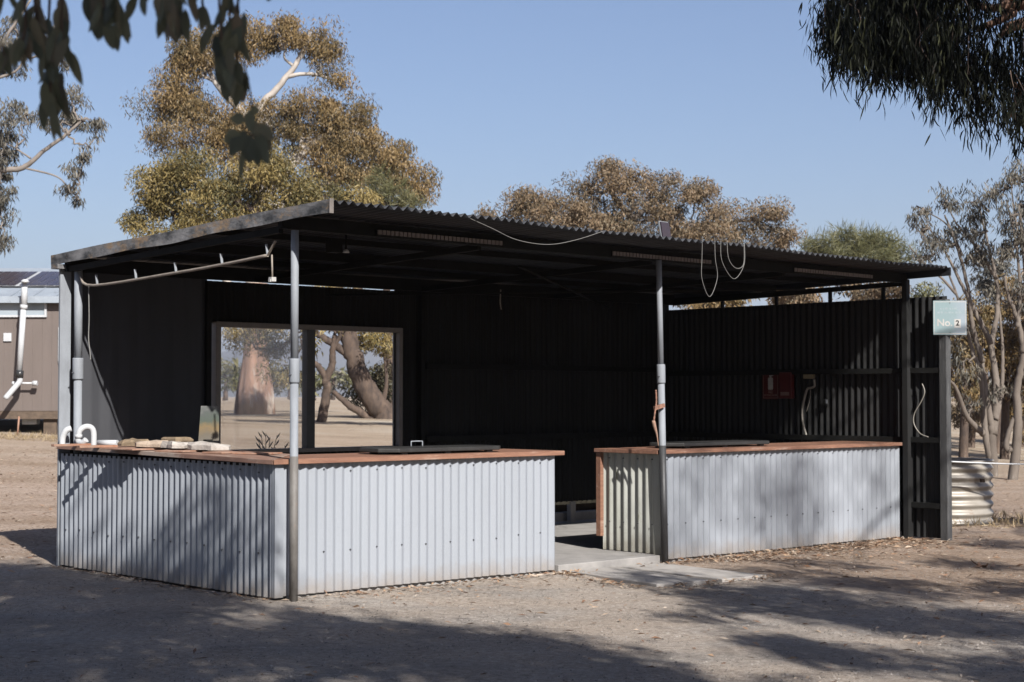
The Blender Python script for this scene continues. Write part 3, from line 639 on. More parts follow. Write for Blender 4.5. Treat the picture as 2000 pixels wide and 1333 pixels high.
cord([PL(173, 560, 'x', -.03), PL(174, 620, 'x', -.03), PL(173, 660, 'x', -.03), PL(176, 690, 'x', -.03), PL(177, 703, 'x', -.03)], .005, M['cordwhite'], "rope", "pale cord dangling beside the far left pipe post")
ex = -.655
def EP(px, py): return PL(px, py, 'y', ex + .03)
cord([PL(918, 427, 'y', -.60), PL(960, 446, 'y', -.60), PL(1010, 469, 'y', -.60), PL(1070, 478, 'y', -.60), PL(1125, 469, 'y', -.60), PL(1178, 452, 'y', -.60)], .0026, M['cordwhite'], "hanging_cable", "pale cable sagging in one wide arc below the roof edge", "cable")
cord([PL(1372, 462, 'y', -.58), PL(1371, 505, 'y', -.58), PL(1371, 545, 'y', -.58), PL(1386, 580, 'y', -.58), PL(1401, 543, 'y', -.58), PL(1397, 505, 'y', -.58), PL(1396, 465, 'y', -.58)], .0026, M['cordwhite'], "hanging_cable", "longest narrow loop of pale cable hanging from the roof edge", "cable")
cord([PL(1408, 467, 'y', -.58), PL(1410, 510, 'y', -.58), PL(1433, 545, 'y', -.58), PL(1453, 518, 'y', -.58), PL(1454, 476, 'y', -.58)], .0026, M['cordwhite'], "hanging_cable", "wide pale cable loop hanging from the roof edge, outer of the pair", "cable")
cord([PL(1420, 470, 'y', -.585), PL(1423, 505, 'y', -.585), PL(1437, 524, 'y', -.585), PL(1452, 517, 'y', -.585), PL(1453, 478, 'y', -.585)], .003, M['cordwhite'], "hanging_cable", "small pale cable loop nested inside the wider one", "cable")
cord([PL(978, 566, 'y', 2.4), PL(977, 590, 'y', 2.4), PL(979, 605, 'y', 2.4)], .006, M['pipeold'], "rope", "short dark cord hanging from the middle of the ceiling")
# small lamp under the roof
q = PL(676, 494, 'y', .55); t = thing("ceiling_lamp", "small lamp with white cup shade and dark box under the roof near the left post", "lamp", (q.x, q.y, q.z))
MB().tube([(q.x, q.y, q.z + .02), (q.x, q.y, rz(q.x, q.y) - .02)], .008, 8).build("stem", M['beam'], t)
MB().tube([(q.x, q.y, q.z + .028), (q.x, q.y, q.z + .015), (q.x, q.y, q.z)], [.010, .022, .028], 16).build("lamp_shade", M['white'], t)
MB().box((q.x - .13, q.y + .02, q.z - .0), (q.x - .02, q.y + .10, q.z + .11)).build("control_box", M['beam'], t)
# solar lamp on the roof edge
q = PL(1297, 458, 'y', -.35); z = rz(q.x, -.35) + .012
t = thing("solar_panel_lamp", "small tilted solar panel standing on the roof edge", "solar panel", (q.x, -.35, z))
def sp_(u, v, n_): return Vector((q.x - .02, -.35, z)) + Vector((.22, -.9, 0)).normalized() * n_ + Vector((.50, .05, 0)).normalized() * (u + .12 * (1 - v / .19)*0) + Vector((-.28, -.05, 1)).normalized() * v
def quadbox(f, u0, u1, v0, v1, n0, n1):
    return [f(u0, v0, n0), f(u1, v0, n0), f(u1, v1, n0), f(u0, v1, n0), f(u0, v0, n1), f(u1, v0, n1), f(u1, v1, n1), f(u0, v1, n1)], [(0, 3, 2, 1), (4, 5, 6, 7), (0, 1, 5, 4), (1, 2, 6, 5), (2, 3, 7, 6), (3, 0, 4, 7)]
MB().add(*quadbox(sp_, 0, .12, .02, .17, 0, .012)).build("panel", M['solar'], t)
MB().add(*quadbox(sp_, -.008, .128, .012, .178, -.012, -.001)).build("frame", M['post'], t)
MB().tube([sp_(.06, .06, -.01), sp_(.06, .0, -.08)], .008, 8).build("bracket", M['post'], t)
# rusty chain on the second post
t = thing("chain", "rusty chain dangling from a clamp on the second pipe post", "chain", (4.0, -.11, 1.3))
a = PL(1281, 762, 'y', -.12)
MB().tube(curve([PL(1281, 762, 'y', -.12), PL(1282, 785, 'y', -.12), PL(1280, 800, 'y', -.12), PL(1277, 822, 'y', -.12)], 6), [.006 if k % 2 else .010 for k in range(19)], 8).build("links", M['rope'], t)
MB().tube(curve([PL(1276, 822, 'y', -.12), PL(1279, 835, 'y', -.12), PL(1283, 850, 'y', -.12), PL(1286, 872, 'y', -.12)], 4), [.014, .016, .017, .016, .015, .014, .012, .010, .008, .006, .005, .004, .004], 8).build("handle", M['brick'], t)
MB().bar(PL(1278, 798, 'y', -.105), PL(1297, 792, 'y', -.105), .02, .035).build("clamp", M['rope'], t)

# ------------------------------------------------------------------ things on the right wall
WX = X1 - .018
def RW(px, py, off=0.0): return PL(px, py, 'x', WX - off)
def wall_box(px0, py0, px1, py1, d0, d1):
    a, b = RW(px0, py0), RW(px1, py1); return MB().box((WX - d1, min(a.y, b.y), min(a.z, b.z)), (WX - d0, max(a.y, b.y), max(a.z, b.z))), a, b
def text_mesh(txt, size, m, name, parent, mtx, bold=0.0):
    cu = bpy.data.curves.new(name, 'FONT'); cu.body = txt; cu.size = size; cu.align_x = 'CENTER'; cu.align_y = 'CENTER'; cu.extrude = .0008; cu.offset = bold
    to = bpy.data.objects.new(name, cu); COL.objects.link(to); bpy.context.view_layer.update()
    me = bpy.data.meshes.new_from_object(to.evaluated_get(bpy.context.evaluated_depsgraph_get())); bpy.data.objects.remove(to)
    me.transform(mtx); me.materials.clear(); me.materials.append(m); me.name = name
    o = bpy.data.objects.new(name, me); COL.objects.link(o); o.parent = parent; return o
b_, a, b = wall_box(1490, 726, 1522, 780, 0, .008)
t = thing("fire_sign", "dark red fire extinguisher sign with white pictogram on the right wall", "sign", (WX, (a.y + b.y) / 2, (a.z + b.z) / 2))
b_.build("plate", M['red'], t); cy, cz = (a.y + b.y) / 2, (a.z + b.z) / 2; hy, hz_ = abs(a.y - b.y) / 2, abs(a.z - b.z) / 2
fr = MB(); g = .010
for y0, y1, z0, z1 in ((-hy + g, hy - g, hz_ - g - .006, hz_ - g), (-hy + g, hy - g, -hz_ + g, -hz_ + g + .006), (-hy + g, -hy + g + .006, -hz_ + g, hz_ - g), (hy - g - .006, hy - g, -hz_ + g, hz_ - g)):
    fr.box((WX - .010, cy + y0, cz + z0), (WX - .008, cy + y1, cz + z1))
fr.build("border", M['signpink'], t)
# pictogram: bottle, neck, lever and hose
pg = MB().box((WX - .0105, cy - .035, cz - .045), (WX - .0085, cy + .035, cz + .085)).box((WX - .0105, cy - .014, cz + .085), (WX - .0085, cy + .014, cz + .105)) \
    .box((WX - .0105, cy - .040, cz + .105), (WX - .0085, cy + .020, cz + .114)).box((WX - .0105, cy - .030, cz - .056), (WX - .0085, cy + .030, cz - .049))
pg.build("pictogram", M['signwhite'], t)
Mw = Matrix(((0, 0, -1, 0), (-1, 0, 0, 0), (0, 1, 0, 0), (0, 0, 0, 1)))
text_mesh("FIRE", .036, M['signpink'], "lettering", t, Matrix.Translation((-.009, 0, -.083)) @ Mw, .0006)
text_mesh("EXTINGUISHER", .028, M['signpink'], "lettering", t, Matrix.Translation((-.009, 0, -.115)) @ Mw, .0004)
b_, a, b = wall_box(1528, 728, 1552, 779, .0, .06)
t = thing("fire_blanket_box", "red box beside the extinguisher sign with its lower corner in sun", "box", (WX, (a.y + b.y) / 2, b.z))
b_.build("case", M['redbright'], t, bevel=.006)
MB().box((WX - .064, b.y + .03, b.z + .035), (WX - .061, b.y + .15, b.z + .075)).build("panel_label", M['signpink'], t)
b_, a, b = wall_box(1574, 731, 1592, 740, 0, .05)
t = thing("junction_box", "yellowed junction box on the right wall above the curved conduit", "junction box", (WX, (a.y + b.y) / 2, b.z))
b_.build("case", M['yellow'], t, bevel=.004); MB().box((WX - .053, min(a.y, b.y) + .006, b.z + .005), (WX - .0505, max(a.y, b.y) - .006, a.z - .005)).build("lid", M['yellow'], t)
cord([RW(1590, 742, .03), RW(1591, 754, .03), RW(1584, 758, .03), RW(1577, 760, .03), RW(1572, 775, .03), RW(1567, 800, .03), RW(1568, 825, .03), RW(1575, 852, .03)], .0125, M['cordgrey'], "conduit", "thick pale conduit curving down the right wall from the junction box", "conduit")
cord([RW(1583, 762, .02), RW(1582, 780, .02), RW(1575, 805, .02)], .003, M['cordgrey'], "thin_cable", "thin cable hanging just right of the curved conduit", "cable")
t = thing("power_socket", "small black socket on the right wall past the conduit", "socket", tuple(RW(1616, 786)))
b_, a, b = wall_box(1611, 780, 1620, 792, 0, .035); b_.build("plate", M['socket'], t, bevel=.004)
MB().box((WX - .045, b.y, b.z + .02), (WX - .036, b.y + .02, a.z - .005)).build("switch", M['post'], t)
cord([RW(1801, 750, .03), RW(1806, 766, .03), RW(1799, 785, .03), RW(1786, 808, .03), RW(1785, 828, .03), RW(1797, 847, .03), RW(1813, 854, .03)], .006, M['cordgrey'], "loose_cable", "loose pale cable curling down the wall beside the square post", "cable")

# number sign on the end post
q = PL(1855, 621, 'y', -.56)
t = thing("number_sign", "square faded green sign reading No. 2 on top of the end post", "sign", (q.x, -.56, q.z - .18))
sw = .172
# the plate faces the yard, turned a little towards the camera
sd = (RZ.inverted() @ Vector((1, -.03, 0))).normalized(); sn = Vector((sd.y, -sd.x, 0))
if sn.y > 0: sn = -sn
def sg(u, v, n_): return Vector((q.x, -.56, q.z)) + sd * u + Vector((0, 0, 1)) * v + sn * n_
MB().add(*quadbox(sg, -sw, sw, -.178, .178, 0, .006)).build("plate", M['sign'], t)
bd = MB()
for r_ in ((-sw + .008, sw - .008, .162, .168), (-sw + .008, sw - .008, -.168, -.162), (-sw + .008, -sw + .013, -.162, .162), (sw - .013, sw - .008, -.162, .162)):
    bd.add(*quadbox(sg, r_[0], r_[1], r_[2], r_[3], .0062, .0068))
bd.build("border", M['signwhite'], t)
gh = mat("ghost_lettering", (.28, .34, .36), None, 8, .5); bd = MB(); rr = random.Random(4)
for v in (.085, .045):
    u = -.13 if v < .06 else -.10
    while u < (.10 if v < .06 else .07):
        l = rr.uniform(.012, .028); bd.add(*quadbox(sg, u, u + l, v, v + rr.uniform(.014, .022), .0062, .0066)); u += l + rr.uniform(.006, .02)
bd.build("worn_lettering", gh, t)
MB().add(*quadbox(sg, .045, .112, -.105, -.015, .0062, .007)).build("number_patch", M['signwhite'], t)
MB().add(*quadbox(sg, -.004, .004, .150, .158, .006, .010)).add(*quadbox(sg, -.004, .004, -.158, -.150, .006, .010)).build("screws", M['screw'], t)
Ms = Matrix((( sd.x, 0, sn.x, 0), (sd.y, 0, sn.y, 0), (0, 1, 0, 0), (0, 0, 0, 1)))
og = Vector(t['_org'])
text_mesh("No.", .105, M['signwhite'], "lettering", t, Matrix.Translation(sg(-.055, -.055, .007) - og) @ Ms, .002)
text_mesh("2", .075, M['beam'], "numeral", t, Matrix.Translation(sg(.078, -.058, .0078) - og) @ Ms, .002)

# ------------------------------------------------------------------ tank, line and far cabin
tc_ = P(1845, 1020, 19.9); tx, ty = tc_.x + .0, 19.95
t = thing("water_tank", "round rusty pale corrugated iron tank behind the end post", "tank", (tx, ty, 0), shed=False)
prf = []; H = .74
for i in range(85):
    z = H * i / 84; prf.append((.565 + .015 * math.sin(2 * math.pi * z / .107), z))
rows = [[(tx + r_ * math.cos(2 * math.pi * k / 64), ty + r_ * math.sin(2 * math.pi * k / 64), z - .01) for k in range(65)] for r_, z in prf]
MB().grid(rows).build("wall", M['tank'], t)
MB().add([(tx + .56 * math.cos(2 * math.pi * k / 64), ty + .56 * math.sin(2 * math.pi * k / 64), H - .03) for k in range(64)], [tuple(range(64))]).build("lid", M['tank'], t)
MB().tube([(tx + .58 * math.cos(2 * math.pi * k / 64), ty + .58 * math.sin(2 * math.pi * k / 64), H) for k in range(65)], .012, 8).build("rim", M['tank'], t)
MB().box((tx + .3, ty - .56, .5), (tx + .34, ty - .50, .54)).build("outlet", M['stump'], t)
tag(MB().tube(curve([P(1855, 902, 19.0), P(1925, 905, 19.0), P(2010, 907, 19.0), P(2120, 903, 19.0)], 6), .009, 8).build("barrier_line", M['white'], shed=False, org=P(1855, 902, 19)), "white line stretched from behind the end post across the tank top", "rope")

def cabin():
    D = 33.0; g0 = P(50, 840, D).z
    xl = P(-420, 600, D).x; xr = P(185, 600, D).x
    t = thing("cabin", "brown vertical boarded cabin with high window and solar roof at far left", "cabin", ((xl + xr) / 2, D + 2, g0), shed=False)
    z0 = P(0, 803, D).z; z1 = P(0, 590, D).z
    w_ = MB(); x = xl
    while x < xr:
        w_.box((x, D, z0), (min(x + .188, xr), D + .1, z1)); x += .19
    w_.box((xl, D + .006, z0), (xr, D + .095, z1)).box((xl, D + .1, z0), (xl + .1, D + 6, z1)).box((xr - .1, D + .1, z0), (xr, D + 6, z1)).box((xl, D + 6, z0), (xr, D + 6.1, z1))
    w_.build("wall", M['cabin'], t)
    zr1 = P(0, 530, D + 2.2).z; e0 = z1 + .0
    rf = MB().add([(xl - .2, D - .12, e0 + .06), (xr + .2, D - .12, e0 + .06), (xr + .2, D + 3, zr1 + .1), (xl - .2, D + 3, zr1 + .1), (xl - .2, D + 6.5, e0), (xr + .2, D + 6.5, e0)],
                  [(0, 1, 2, 3), (3, 2, 5, 4)]).build("roof", M['cabinroof'], t, solid=.05); rf['_org'] = t['_org']
    sl_ = (zr1 + .04 - e0) / 3.35
    def rp(x, s_, n_=0): return Vector((x, D - .12 + s_, e0 + .06 + s_ * sl_ + .045 + n_))
    x = xl
    while x < xr: MB().bar(rp(x, 0, -.01), rp(x, 3.2, -.01), .04, .03).build("roof_rib", M['cabinroof'], rf); x += .45
    MB().box((xl - .2, D - .20, e0 - .03), (xr + .2, D - .11, e0 + .10)).build("gutter", M['cabinroof'], t)
    x0 = P(-330, 560, D).x
    for k in range(4):
        a0 = x0 + k * 1.16; a1 = a0 + 1.12; pa = MB(); fa = MB()
        fa.add([rp(a0 - .02, .9, .04), rp(a1 + .02, .9, .04), rp(a1 + .02, 2.6, .04), rp(a0 - .02, 2.6, .04)], [(0, 1, 2, 3)])
        for i in range(6):
            for j in range(9):
                u0 = a0 + .02 + i * .181; v0 = .93 + j * .185
                pa.add([rp(u0, v0, .055), rp(u0 + .168, v0, .055), rp(u0 + .168, v0 + .172, .055), rp(u0, v0 + .172, .055)], [(0, 1, 2, 3)])
        fr = fa.build("solar_panel", M['white'], t); fr['_org'] = t['_org']; pa.build("solar_cells", M['solar'], fr)
    # high window, edge window, vent plate
    def wbox(px0, py0, px1, py1, y0, y1):
        a, b = P(px0, py0, D), P(px1, py1, D); return (min(a.x, b.x), D - y1, min(a.z, b.z)), (max(a.x, b.x), D - y0, max(a.z, b.z))
    w1 = MB()
    for r_ in ((-160, 587, 92, 592), (-160, 616, 92, 620), (-160, 592, -156, 616), (88, 592, 92, 616)): w1.box(*wbox(*r_, .002, .05))
    f_ = w1.build("window", M['white'], t); f_['_org'] = t['_org']; MB().box(*wbox(-156, 592, 88, 616, .003, .02)).build("pane", M['glassdark'], f_)
    f_ = MB().box(*wbox(115, 640, 160, 644, .002, .05)).box(*wbox(115, 706, 160, 710, .002, .05)).box(*wbox(115, 644, 119, 706, .002, .05)).build("window", M['white'], t); f_['_org'] = t['_org']
    MB().box(*wbox(119, 644, 160, 706, .003, .02)).build("pane", M['glassdark'], f_)
    MB().box(*wbox(8, 651, 23, 667, .002, .04)).build("vent_plate", M['white'], t)
    # floor beam, stumps, things beneath
    MB().box((xl, D + .01, z0 - .16), (xr, D + .12, z0)).build("floor_beam", M['stump'], t)
    for px in (-380, -260, -140, -40, 95, 150):
        a = P(px, 830, D); MB().box((a.x - .13, D + .1, g0 - .2), (a.x + .13, D + .35, z0 - .16)).build("stump", M['stump'], t)
    return t, D, g0
cab, CD, CG = cabin()
def cp(px, py, o_=.12): return P(px, py, CD - o_)
t = thing("drain_stack", "tall white downpipe with cowl and angled outlet in front of the cabin", "pipe", tuple(cp(40, 780)), shed=False)
MB().tube([cp(48, 548, .4), cp(47, 598, .4)], .062, 16).tube([cp(47, 596, .4), cp(46, 604, .4)], .072, 16).tube([cp(46, 600, .4), cp(42, 660, .4), cp(38, 724, .4)], .058, 16).build("pipe", M['white'], t)
MB().tube([cp(49, 546, .5), cp(49, 550, .5), cp(49, 553, .5)], [.04, .085, .06], 16).build("cowl", M['white'], t)
MB().tube([cp(39, 724, .4), cp(38, 738, .4)], .075, 16).build("collar", M['socket'], t)
MB().tube(curve([cp(39, 738, .4), cp(38, 746, .4), cp(30, 756, .42), cp(10, 779, .5)], 5), .055, 16).build("outlet", M['white'], t)
MB().tube([cp(25, 749, .2), cp(68, 749, .2)], .022, 10).tube([cp(64, 749, .2), cp(73, 749, .2)], .05, 12).tube([cp(24, 749, .2), cp(30, 749, .2)], .04, 12).build("side_branch", M['white'], t)
a = cp(50, 822, 0.05)
tag(MB().box((a.x - .15, CD + .2, a.z - .08), (a.x + .15, CD + .45, a.z + .09)).build("storage_box", M['signwhite'], shed=False, org=(a.x, CD + .3, a.z - .08), bevel=.01), "pale box lying under the cabin floor", "box")
a = cp(34, 842, .3)
tag(MB().tube([(a.x, a.y, gz(a.x, a.y) - .05), (a.x + .03, a.y, gz(a.x, a.y) + .36)], .018, 8).build("stake", M['brick'], shed=False, org=a), "short reddish stake standing in front of the cabin floor", "stake")

# ------------------------------------------------------------------ air
hm = bpy.data.materials.new("haze_air"); hm.use_nodes = True; hn = hm.node_tree; hn.nodes.clear()
hv = hn.nodes.new("ShaderNodeVolumePrincipled"); hv.inputs["Color"].default_value = (.75, .82, 1, 1); hv.inputs["Density"].default_value = 2.2e-4; hv.inputs["Anisotropy"].default_value = .2
ho = hn.nodes.new("ShaderNodeOutputMaterial"); hn.links.new(hv.outputs[0], ho.inputs["Volume"])
hz_o = MB().box((-5200, -900, -3), (5200, 5200, 190)).build("haze", hm, shed=False)
tag(hz_o, "thin blue air between the yard and the far hills", None, kind='stuff')

# ------------------------------------------------------------------ vegetation
def leaf_mesh(C, L, W, droop=.6, spread=.0, D0=None):
    """diamond leaves at C; droop in 0..1 pulls them to hang"""
    n = len(C); d = rng.normal(0, 1, (n, 3)); d /= np.linalg.norm(d, axis=1)[:, None]
    d = d * (1 - droop) + np.array([0, 0, -1.0]) * droop
    if D0 is not None: d = d + D0
    d /= np.linalg.norm(d, axis=1)[:, None]
    q = rng.normal(0, 1, (n, 3)); s = np.cross(d, q); s /= np.linalg.norm(s, axis=1)[:, None]
    nn = np.cross(d, s)
    l = (L * rng.uniform(.6, 1.25, n))[:, None]; w_ = (W * rng.uniform(.7, 1.2, n))[:, None]
    V = np.stack([C, C + d * l * .42 + s * w_ * .5 + nn * l * .05, C + d * l - nn * l * .06, C + d * l * .42 - s * w_ * .5 + nn * l * .05], 1)
    return V.reshape(-1, 3), np.arange(n * 4).reshape(-1, 4)
def crown_points(blobs, cl_r, nleaf, cdens):
    """clumps of leaves gathered near the outside of every blob"""
    pts = []; tone = []; cen = []
    for c, r, dens in blobs:
        c = np.array(c); r = np.array(r); vol = r[0] * r[1] + r[0] * r[2] + r[1] * r[2]
        n = max(3, int(vol * cdens * dens))
        d = rng.normal(0, 1, (n, 3)); d /= np.linalg.norm(d, axis=1)[:, None]
        rad = rng.uniform(.25, 1.0, n) ** .55
        cc = c + d * rad[:, None] * r
        cc[:, 2] += .12 * r[2] * np.sin(cc[:, 0] * 3 / max(r[0], .1))
        ct = rng.uniform(0, 1, n)
        k = (nleaf * rng.uniform(.5, 1.5, n)).astype(int)
        rr = cl_r * rng.uniform(.6, 1.35, n)
        rep = np.repeat(np.arange(n), k)
        b_ = rng.normal(0, 1, (len(rep), 3)); b_ /= np.linalg.norm(b_, axis=1)[:, None]; b_ *= (rng.uniform(0, 1, len(rep)) ** .45)[:, None]
        p = cc[rep] + b_ * rr[rep][:, None] * np.array([1.0, 1.0, .72])
        pts.append(p); tone.append(np.clip(ct[rep] * .55 + rng.uniform(0, .45, len(rep)), 0, 1)); cen.append(cc)
    return np.concatenate(pts), np.concatenate(tone), np.concatenate(cen)
def foliage(name, blobs, m, parent, L, W, cl_r=.4, nleaf=40, cdens=6, droop=.6, cut=None):
    p, t, cen = crown_points(blobs, cl_r, nleaf, cdens)
    if cut is not None:
        k = cut(p); p = p[k]; t = t[k]
    og = np.array(parent['_org']); V, Fq = leaf_mesh(p, L, W, droop)
    o = mesh_np(name, V - og, Fq, m, tone=np.repeat(t, 4), parent=parent); return o, cen
def limb(mb, pts, r0, r1, n=8, wob=.0, seg=10):
    c = curve(pts, n)
    if wob:
        for i in range(1, len(c) - 1): c[i] = c[i] + Vector(rng.normal(0, wob, 3).tolist())
    mb.tube(c, [r0 + (r1 - r0) * (i / (len(c) - 1)) ** .8 for i in range(len(c))], seg)
def blobs_px(lst, D):
    out = []; k = D / F
    for b in lst:
        px, py, rx, ry = b[:4]; off = b[4] if len(b) > 4 else 0; dens = b[5] if len(b) > 5 else 1
        c = P(px, py, D + off); out.append(((c.x, c.y, c.z), (rx * k, (rx + ry) * .5 * k * 1.0 + .2, ry * k), dens))
    return out
def tree(name, label, D, blobs, m, base, limbs, bark, L, W, cl_r=.45, nleaf=42, cdens=6, droop=.6, twigs=True, group=None, extra=None, cat="tree", r0=.3):
    """base: pixel of the foot; limbs: list of (pixel paths, r0, r1, depth offset)"""
    b0 = P(base[0], base[1], D); gzv = gz(b0.x, b0.y) if D < 60 else b0.z
    t = thing(name, label, cat, (b0.x, b0.y, gzv), shed=False, group=group)
    bl = blobs_px(blobs, D); o, cen = foliage("crown", bl, m, t, L, W, cl_r, nleaf, cdens, droop)
    tr = MB(); br = MB(); ends = []
    for i, lm in enumerate(limbs):
        path, a, b = lm[:3]; off = lm[3] if len(lm) > 3 else 0
        pts = []
        for j, (x, y) in enumerate(path):
            f = j / max(1, len(path) - 1); q = P(x, y, D + off * f); pts.append(q)
        if i == 0: pts[0] = Vector((pts[0].x, pts[0].y, gzv - .3)); 
        limb(tr if i == 0 else br, pts, a, b, 7, a * .06)
        ends += [(p_, b) for p_ in pts[1:]]
    if twigs:
        for c, r_, d_ in bl:
            c = Vector(c); e = min(ends, key=lambda q: (q[0] - c).length)[0]
            mid = (e + c) / 2 + Vector((0, 0, -.15 * (e - c).length))
            rb = .009 * D / 30 + .004
            limb(br, [e, mid, c], rb * 2.2, rb, 5, .05, 6)
            cc = cen[np.linalg.norm((cen - np.array(c)) / np.array(r_), axis=1) < 1.2]
            for q in cc[:max(4, int(len(cc) * .35))][:26]:
                q = Vector(q.tolist()); mm = (c * .45 + q * .55) + Vector((0, 0, -.10 * (q - c).length))
                limb(br, [c, mm, q], rb, rb * .35, 3, .02, 5)
    tr.build("trunk", bark, t)
    if len(br.v): br.build("branches", bark, t)
    return t

# big gum group behind the shed, left of centre
tree("gum_tree", "tallest bronze crowned gum tree with pale forked limbs behind the shed", 52,
     [(350, 150, 38, 45), (400, 95, 60, 40), (470, 75, 60, 38), (540, 60, 62, 34), (605, 75, 50, 32), (640, 110, 26, 26), (655, 152, 26, 20, 0, .7), (365, 110, 30, 22),
      (345, 185, 45, 26), (300, 212, 34, 26), (370, 200, 48, 20, 2), (330, 250, 40, 30, -1, .8), (410, 240, 60, 36), (480, 225, 60, 34), (540, 245, 60, 34), (600, 215, 60, 32), (660, 225, 50, 34), (700, 222, 26, 26),
      (430, 285, 60, 28), (520, 295, 60, 30), (620, 275, 70, 36), (690, 275, 50, 36), (740, 295, 50, 34), (780, 320, 40, 32), (800, 355, 34, 36), (815, 385, 22, 26), (350, 290, 30, 20, 0, .6), (720, 345, 60, 30), (640, 330, 60, 32)],
     M['leaf_gold'], (495, 805),
     [([(495, 806), (496, 740), (493, 640), (500, 480), (512, 320), (520, 215)], .34, .18),
      ([(514, 300), (508, 215), (540, 175), (575, 130), (600, 85), (606, 62)], .15, .05),
      ([(575, 130), (556, 115), (556, 100)], .06, .02), ([(560, 150), (610, 145), (660, 160)], .08, .03),
      ([(512, 320), (480, 230), (420, 160), (400, 110)], .2, .05), ([(505, 380), (440, 260), (360, 215), (310, 215)], .2, .05),
      ([(506, 400), (600, 290), (690, 260), (780, 320)], .22, .06), ([(590, 300), (585, 240), (588, 205), (592, 185)], .1, .03), ([(505, 420), (640, 360), (740, 330), (800, 370)], .2, .05),
      ([(495, 640), (450, 560), (400, 480)], .2, .07), ([(420, 160), (360, 135), (345, 160)], .06, .03), ([(470, 120), (395, 130), (350, 150)], .04, .02)],
     M['bark_white'], .145, .036, .60, 300, 6.0, .55)
# broad pink butt of that trunk
t = bpy.data.objects["gum_tree"]; og = Vector(t['_org']); rw = []
for j in range(15):
    f = j / 14; z = og.z - .3 + f * 4.4; row = []
    rad = .30 + .32 * (1 - f) ** 1.5 + .04 * math.sin(f * 9)
    for k in range(41):
        a = 2 * math.pi * k / 40; q = rad * (1 + .10 * math.sin(a * 3 + f * 2) + .05 * math.sin(a * 7 + 1) + .03 * math.sin(a * 13 + f * 8))
        row.append((og.x + .06 * f + q * math.cos(a), og.y + q * math.sin(a), z))
    rw.append(row)
o = MB().grid(rw).build("trunk_butt", M['bark_pink'], t)
tree("gum_tree", "lower golden rounded gum tree in front of the tallest one behind the shed", 44,
     [(300, 340, 50, 40), (350, 325, 50, 34), (285, 400, 36, 34), (330, 385, 60, 40), (400, 345, 52, 40), (405, 400, 70, 40), (470, 350, 50, 34), (520, 330, 56, 34), (500, 395, 70, 38), (570, 350, 50, 34), (590, 390, 60, 30), (265, 430, 22, 22),
      (640, 380, 60, 28), (690, 385, 46, 22), (350, 440, 80, 30), (470, 450, 100, 40), (600, 450, 110, 40), (700, 440, 80, 40),
      (470, 655, 45, 26, 2, .8), (540, 670, 40, 40, 1, .8), (560, 720, 28, 34, 1, .7), (530, 620, 60, 24, 0, .9), (640, 590, 80, 30, 0, .9), (750, 670, 30, 34, -1, .6), (770, 640, 40, 30, 0, .9), (700, 660, 20, 20, 1, .4)],
     M['leaf_olive'], (766, 832),
     [([(768, 834), (742, 800), (705, 745), (690, 690), (672, 620), (640, 520), (560, 430)], .36, .15),
      ([(762, 834), (715, 812), (680, 790), (650, 765)], .16, .06), ([(690, 700), (640, 665), (600, 640)], .13, .08), ([(672, 620), (700, 560), (720, 470)], .2, .08), ([(640, 520), (520, 430), (420, 380), (330, 390)], .18, .07),
      ([(690, 700), (660, 640), (655, 600)], .10, .05), ([(745, 800), (755, 745), (750, 690)], .08, .03)],
     M['bark_dark'], .13, .034, .50, 300, 6.4, .5)
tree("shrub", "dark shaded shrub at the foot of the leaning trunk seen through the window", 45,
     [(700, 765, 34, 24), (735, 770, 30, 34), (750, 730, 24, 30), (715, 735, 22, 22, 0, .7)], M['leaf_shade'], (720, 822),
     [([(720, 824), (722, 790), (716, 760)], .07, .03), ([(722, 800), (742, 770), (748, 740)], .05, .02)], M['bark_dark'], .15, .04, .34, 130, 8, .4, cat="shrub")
tree("gum_tree", "low spreading gum hidden behind the dark back wall added to shade the paddock", 36,  # unseen tree added to cast the shadow band on the paddock
     [(620, 488, 40, 28), (680, 482, 50, 30), (740, 486, 50, 30), (800, 486, 50, 30), (860, 490, 50, 28), (920, 500, 50, 26)], M['leaf_olive'], (1030, 840),
     [([(1030, 842), (1010, 700), (960, 560), (900, 500)], .16, .07), ([(930, 520), (820, 500), (700, 490), (630, 490)], .07, .03)], M['bark_dark'], .17, .06, .36, 90, 9, .4)
tree("small_tree", "small crooked forked tree seen through the open half of the window", 41,
     [(615, 650, 30, 24, 0, .5), (655, 640, 24, 22, 0, .5), (600, 680, 16, 20, 0, .4)], M['leaf_olive'], (625, 826),
     [([(622, 828), (634, 790), (640, 755), (636, 745), (648, 715), (650, 690), (655, 655)], .135, .07), ([(638, 740), (620, 715), (602, 700), (590, 670)], .09, .05), ([(652, 680), (665, 655), (672, 630)], .06, .03)],
     M['bark_dark'], .18, .05, .3, 30, 6, .5)
tree("she_oak", "feathery yellow green she oak at the right edge of the big crowns", 46,
     [(735, 372, 34, 30), (765, 382, 36, 30), (790, 400, 24, 24), (750, 420, 50, 30)], M['leaf_green'], (760, 820),
     [([(760, 822), (757, 600), (755, 400)], .2, .05)], M['bark_dark'], .34, .018, .30, 110, 9, -.35)
